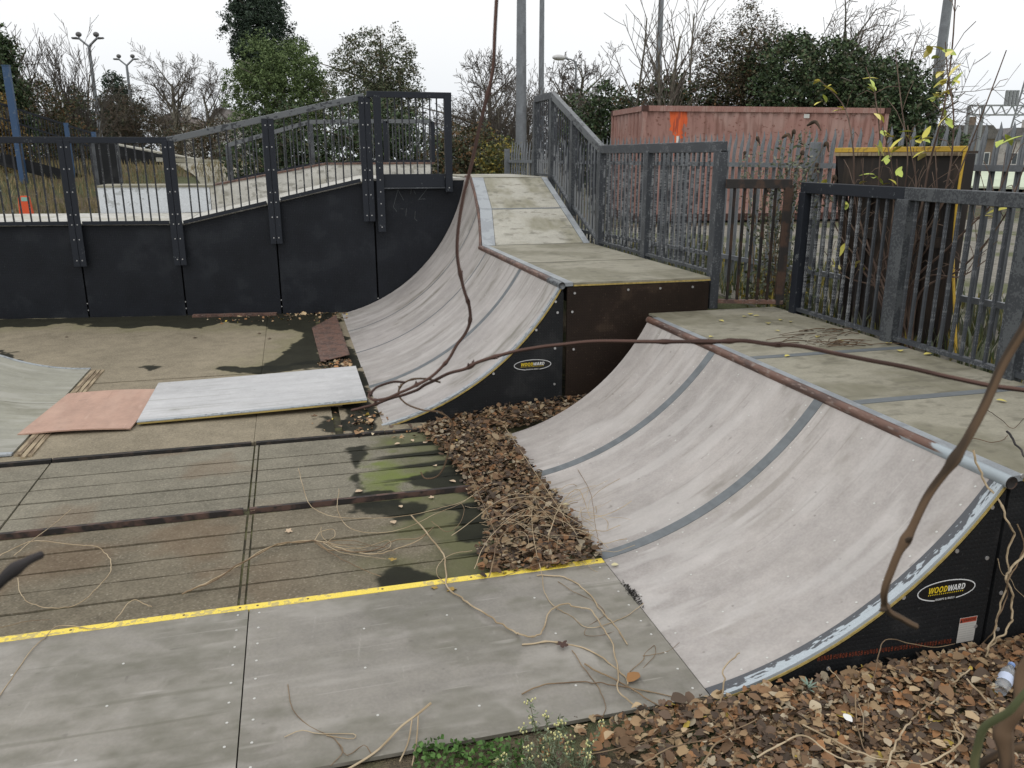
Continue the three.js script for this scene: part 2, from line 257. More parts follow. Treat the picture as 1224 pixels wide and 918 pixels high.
// ---------------------------------------------------------------- the setting: terrain and park floor
const GY = .8;                                                    // the ground round the park lies 0.8 m above its floor
function groundH(x, z) {
  const back = ss(-9.3, -10.6, z), right = ss(2.35, 2.75, x) * ss(1.2, .9, z), bank = ss(2.0, 4.5, x) * ss(.9, 1.3, z);
  const leafy = ss(1.3, 1.5, z) * (.015 + .05 * ss(0, 1.6, x) + .035 * (fbm(x * 2.2, z * 2.2, 3) - .4));
  let h = Math.max(GY * back, GY * right, GY * bank, leafy) - .05 * (1 - ss(1.28, 1.36, z)) * (1 - Math.max(back, right));
  const d = Math.hypot(x, z + 4); h += ss(10, 26, d) * (fbm(x * .12 + 9, z * .12, 3) - .45) * .35;
  h += 1.2 * ss(-13.5, -22, z) * ss(3.5, -.5, x);
  return h;
}
{
  const ax = (a, b, near, n0, n1) => { const l = []; for (let i = 0; i <= n1; i++) l.push(a - Math.pow(1 - i / n1, 3) * (400 - Math.abs(a))); for (let i = 1; i <= n0; i++) l.push(mix(a, b, i / n0)); for (let i = 1; i <= n1; i++) l.push(b + Math.pow(i / n1, 3) * (400 - Math.abs(b))); return l; };
  const X = ax(-12, 14, 0, 200, 14), Z = ax(-26, 6, 0, 240, 14), pos = [], uv = [], idx = [];
  for (const z of Z) for (const x of X) { pos.push(x, groundH(x, z), z); uv.push(x, z); }
  for (let j = 0; j < Z.length - 1; j++) for (let i = 0; i < X.length - 1; i++) { const a = j * X.length + i; idx.push(a, a + X.length, a + 1, a + 1, a + X.length, a + X.length + 1); }
  const g = new THREE.BufferGeometry(); g.setAttribute('position', new THREE.Float32BufferAttribute(pos, 3)); g.setAttribute('uv', new THREE.Float32BufferAttribute(uv, 2)); g.setIndex(idx); g.computeVertexNormals();
  const t = tex(600, 600, (u, v) => { const a = fbm(u * 6, v * 6, 5, 6), b = fbm(u * 40 + 3, v * 40, 4, 40), f = vn(u * 400, v * 400, 400); let c = mix3([.075, .055, .035], [.13, .105, .06], b); c = mix3(c, [.07, .085, .032], ss(.45, .6, a) * .8); return c.map((x) => x * (.65 + .7 * f)); });
  S('ground', g, mat({ map: rep(t, .25), bumpMap: bumpTex(2), bumpScale: .02, roughness: .95 }));
}
// gravel yard beyond the steel pale fence, pale pitch far behind
S('gravel_yard', prism([[2.95, -9], [3.2, -12.6], [30, -12.6], [60, -8], [60, 6], [4.6, 6], [4.3, .8], [2.95, .8]], 'y', GY + .0, GY + .02), mat({ map: rep(tex(512, 512, (u, v) => { const a = fbm(u * 5, v * 5, 4, 5), f = vn(u * 150, v * 150, 150), g2 = vn(u * 60, v * 60, 60); return mix3([.24, .225, .19].map((x) => x * (.55 + .6 * f + .3 * g2)), [.12, .13, .06], ss(.55, .68, a)); }), .17), bumpMap: bumpTex(4), bumpScale: .012, roughness: .95 }));
S('sports_pitch', prism([[22, -36], [60, -60], [140, -60], [140, 10], [33, -4]], 'y', GY + .25, GY + .33), mat({ map: rep(tex(128, 128, (u, v) => { const a = fbm(u * 12, v * 12, 4, 12); return [.5, .56, .42].map((x) => x * (.85 + .3 * a)); }), .05), roughness: .9 }));

// concrete floor: one colour map for the whole floor (x -7..1, z -9.4...2), stains copied from the photograph
const FX0 = -7, FZ0 = -9.4, FS = 9.6;
const seg = (x, z, a, b, c, d) => { const t = clamp(((x - a) * (c - a) + (z - b) * (d - b)) / ((c - a) ** 2 + (d - b) ** 2)); return Math.hypot(x - a - t * (c - a), z - b - t * (d - b)); };
const stain = (px) => { const l = px.map(([u, v]) => gp(u, v)), b = [Math.min(...l.map((p) => p.x)) - .4, Math.max(...l.map((p) => p.x)) + .4, Math.min(...l.map((p) => p.z)) - .4, Math.max(...l.map((p) => p.z)) + .4];
  return (x, z) => { if (x < b[0] || x > b[1] || z < b[2] || z > b[3]) return 1; let d = 9, c = false; for (let i = 0, j = l.length - 1; i < l.length; j = i++) { const p = l[i], q = l[j]; d = Math.min(d, seg(x, z, p.x, p.z, q.x, q.z)); if ((p.z > z) !== (q.z > z) && x < (q.x - p.x) * (z - p.z) / (q.z - p.z) + p.x) c = !c; } return c ? -d : d; }; };
const upStains = [[[-60, 386], [-60, 394], [0, 393], [40, 391], [90, 388], [150, 393], [200, 390], [240, 394], [270, 387], [330, 393], [364, 399], [352, 416], [318, 433], [303, 441], [345, 441], [390, 434], [376, 392], [404, 376], [338, 374], [218, 377], [-60, 383]], [[268, 441], [340, 437], [425, 424], [432, 441], [300, 447]], [[377, 499], [402, 496], [414, 524], [392, 526]], [[-10, 420], [12, 417], [26, 432], [-10, 434]], [[165, 440], [185, 436], [200, 440], [180, 445]], [[425, 440], [455, 510], [420, 524], [405, 480]], [[398, 374], [462, 513], [440, 520], [380, 376]]].map(stain);
const loStains = [[[412, 534], [440, 531], [434, 545], [432, 560], [431, 580], [434, 598], [424, 606], [420, 570]], [[432, 596], [440, 590], [460, 588], [476, 590], [470, 600], [435, 606]], [[464, 579], [484, 573], [527, 559], [542, 548], [562, 555], [600, 569], [600, 590], [560, 592], [531, 591], [506, 585]], [[390, 615], [440, 600], [486, 602], [520, 600], [474, 624], [440, 618]], [[455, 690], [473, 679], [500, 680], [521, 695], [536, 703], [456, 708]], [[520, 600], [600, 595], [600, 640], [560, 640], [545, 620]]].map(stain);
const green = stain([[421, 557], [466, 541], [506, 566], [497, 589], [434, 584]]);
const floorTex = tex(1200, 1200, (u, v) => {
  const x = FX0 + u * FS, z = FZ0 + v * FS;
  const f = hash(Math.floor(u * 1200), Math.floor(v * 1200)), m = fbm(x * 9, z * 9, 4), b = fbm(x * 1.3 + 40, z * 1.3, 3), e = fbm(x * 4.1 + 11, z * 4.1 + 5, 5) - .5;
  const up = z < -2.63;
  let c = (up ? [.262, .226, .164] : z < -1.27 ? [.215, .198, .155] : [.18, .156, .114]).map((q) => q * (.74 + .34 * m + .42 * (f - .5) + .36 * (b - .5)));
  if (f > .98) c = mix3(c, [.42, .38, .31], .35);
  if (!up) c = mix3(c, [.16, .088, .045], ss(.52, .7, fbm(x * 2.2 + 7, z * 2.2, 3)) * .28 * ss(-1.4, -2.4, x));
  const dark = [.013, .014, .0095].map((q) => q * (.6 + .8 * m)), film = (r) => ss(.022, -.022, r);
  if (up) {
    c = mix3(c, [.17, .165, .08], ss(.55, -.1, upStains[0](x, z) + e * .8) * .45);
    for (const s of upStains) { const r = s(x, z); if (r < .9) c = mix3(c, dark, film(r + e * .4) * .95); }
  } else {
    const r0 = seg(x, z, -.15, -2.3, -.2, -.3) - .95 + e * 1.1; c = mix3(c, [.105, .108, .052], ss(.25, -.35, r0) * .85);
    c = mix3(c, [.135, .17, .04], ss(.1, -.1, green(x, z) + e * .7) * (.25 + .75 * m));
    for (const [gz, x0] of [[-2.275, -1.05], [-2.035, -1.0], [-1.795, -.95], [-1.545, -.95], [-.96, -.75], [-.715, -.7], [-.49, -.7], [-.265, -.7]]) if (x > x0 - .3) c = mix3(c, dark, film(Math.abs(z - gz + .03) - .055 * ss(x0 - .3, x0 + .4, x) - e * .07) * .95 * ss(x0 - .3, x0, x));
    for (const s of loStains) { const r = s(x, z); if (r < .9) c = mix3(c, dark, film(r + e * .3) * .93); }
  }
  return c;
});
floorTex.wrapS = floorTex.wrapT = THREE.ClampToEdgeWrapping;
const floorMat = new THREE.MeshPhysicalMaterial({ map: floorTex, roughness: .85, specularIntensity: .35 });
const floorBump = bumpTex(30); floorMat.bumpMap = floorBump; floorMat.bumpScale = .0018;
function slab(x0, x1, z0, z1, y = 0) {
  const j = () => rr(-.004, .004);
  const l = [], nx = Math.max(1, Math.min(14, Math.round((x1 - x0) / .12))), jx = x1 - x0 > .1; for (let i = 0; i <= nx; i++) l.push([mix(x0, x1, i / nx), z0 + (jx ? j() : 0)]); for (let i = 0; i <= nx; i++) l.push([mix(x1, x0, i / nx), z1 + (jx ? j() : 0)]);
  const g = prism(l, 'y', -.05, y + rr(-.003, .003));
  const p = g.attributes.position, uv = g.attributes.uv; for (let i = 0; i < p.count; i++) uv.setXY(i, (p.getX(i) - FX0) / FS, (p.getZ(i) - FZ0) / FS);
  return g;
}
{
  reseed(101);
  const fl = T('concrete_floor', null, null, [-3, -.08, -4]); fl.userData.kind = 'structure';
  A(fl, 'bedding', box(-7.2, 1.3, -.1, -.018, -9.6, .05), M.concreteBase);
  const cols = [[-7, -2.082], [-2.078, -1.41], [-1.34, .75]];
  for (const [a, b] of cols) for (const [c, d] of [[-9.4, -5.02], [-5.0, -2.68]]) A(fl, 'slab', slab(a, b, c, d, .012), floorMat);
  const zb = [-2.62, -2.275, -2.035, -1.795, -1.545, -1.31], zc = [-1.235, -.96, -.715, -.49, -.265, -.005];
  for (const rows of [zb, zc]) for (let i = 0; i < 5; i++) for (const [a, b] of [[-7, -3.61], [-3.595, -2.078], [-2.064, -2.042], [-2.03, .12]]) A(fl, 'strip', slab(a, b, rows[i] + .0085, rows[i + 1] - .0085, rows === zb ? 0 : -.008), floorMat);
  for (const [a, b] of [[-7, -3.6], [-3.59, -2.1], [-2.06, -1.0], [-.99, .1]]) A(fl, 'dark_angle', box(a, b, -.04, .018 + rr(0, .006), -2.672, -2.628), M.blackRust);
  for (const [a, b] of [[-7, -3.6], [-3.59, -2.1], [-2.06, -.28]]) A(fl, 'steel_edge', box(a, b, -.04, .016 + rr(0, .008), -1.292, -1.262), M.rustDark);
}

// ---------------------------------------------------------------- decals and small hardware
function decal(w, h, draw) { const c = document.createElement('canvas'); c.width = w; c.height = h; const x = c.getContext('2d'); draw(x, w, h); const t = new THREE.CanvasTexture(c); t.colorSpace = THREE.SRGBColorSpace; t.anisotropy = 8; return t; }
function plate(name, parent, cx, cy, w, h, z, t, rot = 0, alpha = true) {
  const g = new THREE.PlaneGeometry(w, h); g.rotateZ(rot); g.translate(cx, cy, z);
  return A(parent, name, g, new THREE.MeshStandardMaterial({ map: t, transparent: alpha, alphaTest: alpha ? .4 : 0, roughness: .5 }));
}
const logoTex = decal(1024, 340, (x, w, h) => {
  x.clearRect(0, 0, w, h); x.fillStyle = '#0a0b0c'; x.beginPath(); x.ellipse(w / 2, h / 2, w / 2 - 10, h / 2 - 10, 0, 0, 7); x.fill();
  x.strokeStyle = '#d8dadb'; x.lineWidth = 16; x.beginPath(); x.ellipse(w / 2, h / 2, w / 2 - 16, h / 2 - 16, 0, 0, 7); x.stroke();
  x.save(); x.transform(1, 0, -.12, 1, 18, 0); x.font = 'bold 128px sans-serif'; x.textBaseline = 'alphabetic';
  const a = x.measureText('WOOD').width, b = x.measureText('WARD').width, k = 640 / (a + b); x.translate(196, 190); x.scale(k, 1);
  x.fillStyle = '#e3c52a'; x.fillText('WOOD', 0, 0); x.fillStyle = '#e4e5e3'; x.fillText('WARD', a, 0); x.restore();
  x.fillStyle = '#d9bd2c'; for (let i = 0; i < 17; i++) { x.beginPath(); const X = 196 + i * 37; x.moveTo(X, 226); x.lineTo(X + 8, 206); x.lineTo(X + 24, 206); x.lineTo(X + 15, 226); x.fill(); }
  x.fillStyle = '#0a0b0c'; x.fillRect(330, 292, 370, 60); x.fillStyle = '#cfd1d1'; x.font = 'bold 46px sans-serif'; x.fillText('RAMPS & RAILS', 338, 318, 350);
});
const warnTex = decal(256, 320, (x, w, h) => {
  x.fillStyle = '#b9b7b2'; x.fillRect(0, 0, w, h); x.fillStyle = '#a8452f'; x.fillRect(6, 6, w - 12, 60); x.fillStyle = '#1a1614'; x.font = 'bold 44px sans-serif'; x.fillText('WARNING', 52, 52, 190);
  x.beginPath(); x.moveTo(10, 58); x.lineTo(28, 16); x.lineTo(46, 58); x.fill(); x.strokeStyle = '#77736d'; x.lineWidth = 4;
  for (let i = 0; i < 7; i++) for (const [a, b] of [[18, 128], [140, 240]]) for (let q = a; q < b - 6; q += 14) { x.beginPath(); x.moveTo(q, 90 + i * 30); x.lineTo(q + 9, 90 + i * 30); x.stroke(); }
});
const tagTex = decal(2048, 96, (x, w, h) => { x.clearRect(0, 0, w, h); x.strokeStyle = '#8e4023'; x.fillStyle = '#8e4023'; x.font = '92px sans-serif'; let p = 6; for (let i = 0; i < 9; i++) { for (const ch of 'HUNOB') { x.fillText(ch, p, 82 - (p % 3) * 3, 32); p += 43; } p += 10; } });
const chalkTex = decal(512, 420, (x, w, h) => {
  x.clearRect(0, 0, w, h); x.strokeStyle = '#54585a'; x.lineWidth = 4; x.lineCap = 'round'; const L = (...p) => { x.beginPath(); p.forEach(([a, b], i) => i ? x.lineTo(a, b) : x.moveTo(a, b)); x.stroke(); };
  L([30, 230], [95, 20], [160, 150]); L([258, 15], [250, 75]); L([290, 35], [310, 78]); L([345, 150], [455, 12]); L([350, 140], [430, 138]); L([190, 250], [180, 345]); L([30, 230], [70, 290]); L([300, 290], [290, 380], [320, 410]); L([120, 255], [150, 258]);
});
const screwGeo = new THREE.CylinderGeometry(.008, .0085, .004, 8);
function dots(parent, name, list, m, r = 1) {                      // list of [point, normal]
  const g = list.map(([p, n]) => { const c = screwGeo.clone().scale(r, r, r); c.applyQuaternion(new THREE.Quaternion().setFromUnitVectors(V(0, 1, 0), n)); return c.translate(p.x, p.y, p.z); });
  return g.length ? A(parent, name, join(g), m, 'stuff') : null;
}
const onArc = (o, z, s, off = .001) => { const a = o.a0 + (o.end(z) - o.a0) * s, [x, y] = arcPoint(o.x0, o.a0, o.R, a, o.dir ?? 1), d = o.dir ?? 1; return [V(x - d * Math.sin(a) * off, y + Math.cos(a) * off, z), V(-d * Math.sin(a), Math.cos(a), 0)]; };

// ---------------------------------------------------------------- near quarter pipe
const D2R = Math.PI / 180;
{
  reseed(202);
  const arc = { x0: 0, a0: 9 * D2R, R: 2.13, end: () => 54.4 * D2R }, z0 = -2.33, z1 = 1.325, Y = .902;
  const [xe, ye] = arcPoint(0, arc.a0, arc.R, arc.end());            // lip
  const t = T('quarter_pipe', 'low curved skate ramp with pinkish grey surface, grey seam strips and long rusty coping', 'skate ramp', [1.4, 0, -.5]);
  const cuts = [[z0, -1.44], [-1.35, -.1], [-.01, z1 - .075]];
  const screws = [];
  cuts.forEach(([a, b]) => {
    A(t, 'riding_sheet', (() => { const g = arcSheet(arc, a, b, .014); if (a === z0) { const p = g.attributes.position; for (let i = 0; i < p.count; i++) if (p.getZ(i) < z0 + .01) p.setZ(i, z0 - .27 * clamp(p.getY(i) / ye)); } return g; })(), M.skate);
    for (const s of [.02, .2, .4, .6, .8, .965]) for (let k = 0; k <= 3; k++) { const e = k === 0 || k === 3; if (!e && (s === .4 || s === .8) && k === 1) continue; const z = mix(a + .035, b - .035, k / 3) + rr(-.012, .012); screws.push(onArc(arc, z, clamp(s + (e ? 0 : rr(-.03, .03)), .015, .975), .0005)); if (e && s < .95) screws.push(onArc(arc, z, s + .1, .0005)); }
  });
  for (const [a, b] of [[-1.438, -1.352], [-.098, -.012]]) A(t, 'seam_strip', arcSheet(arc, a, b, .012, .0015), M.seam);
  A(t, 'edge_strip', (() => { const g = arcSheet(arc, z1 - .073, z1 - .001, .016, .003), a = g.attributes.uv; for (let i = 0; i < a.count; i++) a.setX(i, clamp((a.getX(i) - z1 + .073) / .072, .02, .98)); return g; })(), M.marginWorn);
  A(t, 'ply_edge', arcSheet({ ...arc }, z1 - .03, z1 + .004, .011, -.0135), M.ply);
  dots(t, 'screws', screws, M.screw, .72);
  // side panel below the curve, and the two halves of its back
  const poly = (zz, off) => { const l = []; for (let i = 0; i <= 24; i++) { const a = arc.a0 + (arc.end() - arc.a0) * i / 24, [x, y] = arcPoint(0, arc.a0, arc.R, a); l.push([x + Math.sin(a) * off, y - Math.cos(a) * off]); } return l; };
  for (const [a, b] of [[z1 - .02, z1], [z0, z0 + .02]]) {
    const l = poly(a, .034).filter(([x, y]) => y > .0); l.push([xe + .03, ye - .06], [xe + .03, -.02], [l[0][0], -.02]);
    A(t, 'side_panel', prism(l, 'z', a, b), M.black);
    A(t, 'deck_side_panel', box(xe + .05, 2.8, -.02, Y - .03, a, b), M.black);
  }
  A(t, 'toe_plate', box(.004, .05, -.03, -.012, z0 + .03, z1 - .03), M.black);
  const cop = mat({ map: copTex(z1 - z0 + .31, 3.4), roughness: .5, metalness: .25 }), cy = ye + .018, cxx = xe + .024;
  const pipe = A(t, 'coping', tube(Array.from({ length: 12 }, (_, i) => V(cxx, cy, mix(z0 - .29, z1 + .02, i / 11))), .031, 16), cop);
  A(pipe, 'end_cap', tube([V(cxx, cy, z1 + .018), V(cxx, cy, z1 + .026)], .0295, 16), M.rustRail);
  A(t, 'deck_edge', box(xe + .05, xe + .11, Y - .028, Y + .0025, z0 - .27, z1), M.steelPale);
  for (const [a, b] of [[-2.82, -1.05], [-.97, .1], [.18, z1]]) A(t, "deck_sheet", box(xe + .113, 2.83, Y - .018, Y, a, b), M.deck);
  for (const [a, b] of [[-1.047, -.973], [.103, .177]]) A(t, 'deck_seam', box(xe + .113, 2.83, Y - .016, Y + .002, a, b), M.seam);
  A(t, 'deck_ply_edge', box(xe + .113, 2.83, Y - .03, Y - .019, z0 + .01, z1 + .006), M.ply);
  const bl = []; for (const [x, y] of [[.58, .05], [.94, .36], [1.2, .56], [1.36, .76], [1.38, .5], [1.38, .14], [1.5, .9], [1.5, .3], [1.52, .1]]) bl.push([V(x, y, z1 + .001), V(0, 0, 1)]);
  dots(t, 'bolts', bl, M.bolt, 1.3);
  const lc = pz(1131, 705, z1); plate('logo', t, lc.x, lc.y, .33, .112, z1 + .003, logoTex);
  const wc = pz(1155, 752, z1); plate('warning_label', t, wc.x, wc.y, .1, .135, z1 + .003, warnTex, 0, false);
  const p0 = pz(976, 790, z1), p1 = pz(1139, 768, z1); plate('lettering', t, (p0.x + p1.x) / 2, (p0.y + p1.y) / 2 + .012, p1.x - p0.x, .034, z1 + .003, tagTex, Math.atan2(p1.y - p0.y, p1.x - p0.x));
}
// ---------------------------------------------------------------- taller ramp behind it, rising to the high deck
const Q2 = { x0: -1.05, a0: 10 * D2R, R: 2.44, end: (z) => Math.acos(Math.cos(10 * D2R) - (1.175 + .83 * clamp((-6.1 - z) / 1.95)) / 2.44) };
{
  reseed(303);
  const z0 = -8.36, z1 = -2.83, t = T('quarter_pipe', 'taller curved ramp whose lip climbs from a mid deck to the high deck', 'skate ramp', [.5, 0, -5.5]);
  const [xe, ye] = arcPoint(Q2.x0, Q2.a0, Q2.R, Q2.end(-4)), [xt, yt] = arcPoint(Q2.x0, Q2.a0, Q2.R, Q2.end(-8.3));
  const screws = [];
  for (const [a, b, n] of [[z0, -7.02, 8], [-7.005, -5.72, 8], [-5.70, -4.18, 1], [-4.09, z1 + -.05, 1]]) {
    A(t, 'riding_sheet', arcSheet(Q2, a, b, .014, 0, n), M.skateFar);
    for (const s of [.05, .3, .55, .8, .95]) for (let k = 0; k < 4; k++) screws.push(onArc(Q2, mix(a + .05, b - .05, k / 3), s, .0005));
  }
  A(t, 'seam_strip', arcSheet(Q2, -4.178, -4.092, .012, .0015), M.seam);
  for (const zz of [-5.71, -7.0125]) A(t, 'seam_strip', arcSheet(Q2, zz - .016, zz + .016, .008, .001), M.seam);
  A(t, 'edge_strip', arcSheet(Q2, z1 - .049, z1 - .001, .016, .003), M.edgePale);
  A(t, 'ply_edge', arcSheet(Q2, z1 - .03, z1 + .004, .012, -.0135), M.ply);
  dots(t, 'screws', screws, M.screw, .72);
  const l = []; for (let i = 0; i <= 24; i++) { const a = Q2.a0 + (Q2.end(-4) - Q2.a0) * i / 24, [x, y] = arcPoint(Q2.x0, Q2.a0, Q2.R, a); const X = x + Math.sin(a) * .034, Yy = y - Math.cos(a) * .034; if (Yy > 0) l.push([X, Yy]); }
  l.push([xe + .04, ye - .05], [xe + .04, -.02], [l[0][0], -.02]);
  A(t, 'side_panel', prism(l, 'z', z1 - .02, z1), M.black);
  A(t, 'deck_side_panel', box(xe + .075, 2.12, -.02, 1.175, z1 - .02, z1 + .002), M.brownBlack);
  A(t, 'toe_plate', box(Q2.x0 + .004, Q2.x0 + .05, -.02, .004, z0 + .03, z1 - .03), M.black);
  // coping: level, then climbing
  const cp = []; for (let z = z1 + .01; z >= -6.08; z -= .3) cp.push(V(xe + .02, ye + .018, z)); cp.push(V(xe + .02, ye + .018, -6.1));
  A(t, 'coping', tube(cp, .031, 14), mat({ map: copTex(3.3, 9), roughness: .5, metalness: .25 }));
  A(t, 'coping_paint', tube([V(xe + .02, ye + .018, z1 - .35), V(xe + .02, ye + .018, z1 + .012)], .0318, 14), M.handRail);
  const up = []; for (let i = 0; i <= 10; i++) { const z = mix(-6.1, -8.05, i / 10), [x, y] = arcPoint(Q2.x0, Q2.a0, Q2.R, Q2.end(z)); up.push(V(x + .02, y + .015, z)); } up.push(V(xt + .02, yt + .015, z0));
  A(t, 'coping', tube(up, .02, 10), M.rust);
  const Y = 1.215;
  A(t, 'deck_edge', box(xe + .05, xe + .13, Y - .03, Y + .003, -6.08, z1), M.steelPale);
  for (const [a, b] of [[-6.08, -4.32], [-4.28, z1]]) A(t, 'deck_sheet', box(xe + .135, 2.13, Y - .018, Y, a, b), M.deck);
  A(t, 'deck_seam', box(xe + .135, 2.13, Y - .017, Y - .004, -4.318, -4.282), M.seam);
  A(t, 'deck_ply_edge', box(xe + .135, 2.13, Y - .032, Y - .019, -6, z1 + .006), M.ply);
  // sloping deck in two sheets, metal margins either side
  const slope = (x0, x1, za, zb, lift, th) => { const y = (z) => Y + .8 * (-6.1 - z) / 1.95 + lift; const g = new THREE.BoxGeometry(1, 1, 1), p = g.attributes.position; for (let i = 0; i < p.count; i++) { const f = p.getZ(i) > 0, z = f ? za : zb, top = p.getY(i) > 0; p.setXYZ(i, typeof x0 === 'function' ? (p.getX(i) > 0 ? x1(z) : x0(z)) : p.getX(i) > 0 ? x1 : x0, y(z) - (top ? 0 : th), z); } g.computeVertexNormals(); return triUV(g); };
  const lx = (z) => arcPoint(Q2.x0, Q2.a0, Q2.R, Q2.end(z))[0] + .045, lx2 = (z) => lx(z) + .17, rx = () => 2.04, rx2 = () => 2.13;
  for (const [a, b] of [[-6.115, -7.05], [-7.085, -8.02]]) A(t, 'slope_sheet', slope((z) => lx2(z) + .005, rx, a, b, 0, .018), M.deckPale);
  for (const [a, b] of [[-6.1, -7.06], [-7.07, -8.03]]) { A(t, 'slope_margin', slope(lx, lx2, a, b, .003, .02), M.steelPale); A(t, 'slope_margin', slope(() => 2.045, rx2, a, b, .003, .02), M.steelPale); }
  A(t, 'slope_joint', slope((z) => lx2(z), () => 2.043, -7.052, -7.083, .001, .018), M.seam);
  A(t, 'high_deck', box(xt + .05, 2.13, 1.99, 2.015, -10.2, -8.04), M.deckPale);
  A(t, 'back_panel', prism([[-6.1, .3], [-6.1, 1.15], [-8.05, 1.94], [-10.2, 1.94], [-10.2, .3]].map(([a, b]) => [a, b]), 'z', 0, .02).rotateY(-Math.PI / 2).translate(2.13, 0, 0), M.black);
  const bl = []; for (const [x, y] of [[-.5, .1], [.02, .42], [.42, .8], [.6, .62], [.6, .28], [.6, 1.05], [.78, 1.12], [.78, .6], [1.3, 1.13], [1.95, 1.13], [1.62, 1.13], [.62, .95], [.76, .95]]) bl.push([V(x, y, z1 + .003), V(0, 0, 1)]);
  dots(t, 'bolts', bl, M.bolt, 1.4);
  const lc = pz(636.5, 436, z1); plate('logo', t, lc.x, lc.y, .36, .105, z1 + .004, logoTex);
}
// ---------------------------------------------------------------- floor panels with the yellow threshold
{
  reseed(404);
  const lab = ['grey composite floor panel between the yellow strip and the low ramp, dry stems lying on it', 'grey composite floor panel beyond the joint, crossed by one thin wandering stem'];
  [[-2.008, -.012], [-4.15, -2.014]].forEach(([a, b], i) => {
    const t = T('floor_panel', lab[i], 'floor panel', [(a + b) / 2, -.02, .65], 'floor panels along the yellow strip');
    A(t, 'sheet', swapUV(box(a, b, -.005, .012 + i * .001, .045, 1.315)), M.floorPanel);
    A(t, 'yellow_strip', box(a - (i ? .0 : 0), b + (i ? .012 : .0), -.005, .016, -.008, .045, .004), M.yellow);
    A(t, 'support_board', box(a + .02, b - .02, -.06, -.006, .06, 1.29), M.wood);
    const sc = []; for (let k = 0; k < 9; k++) { const z = .09 + k * .145; sc.push([a + .05, z], [b - .05, z + rr(-.01, .01)]); }
    for (const x of [.27, .5, .73]) for (const z of [.36, .7, 1.08]) sc.push([mix(a, b, x) + rr(-.05, .05), z + rr(-.05, .05)]);
    dots(t, 'screws', sc.map(([x, z]) => [V(x, .0125 + i * .001, z), V(0, 1, 0)]), M.screw, .75);
    dots(t, 'strip_screws', [.02, .15, .35, .6, .85, .98].map((f) => [V(mix(a, b, f), .016, .02), V(0, 1, 0)]), M.rust, .8);
  });
}
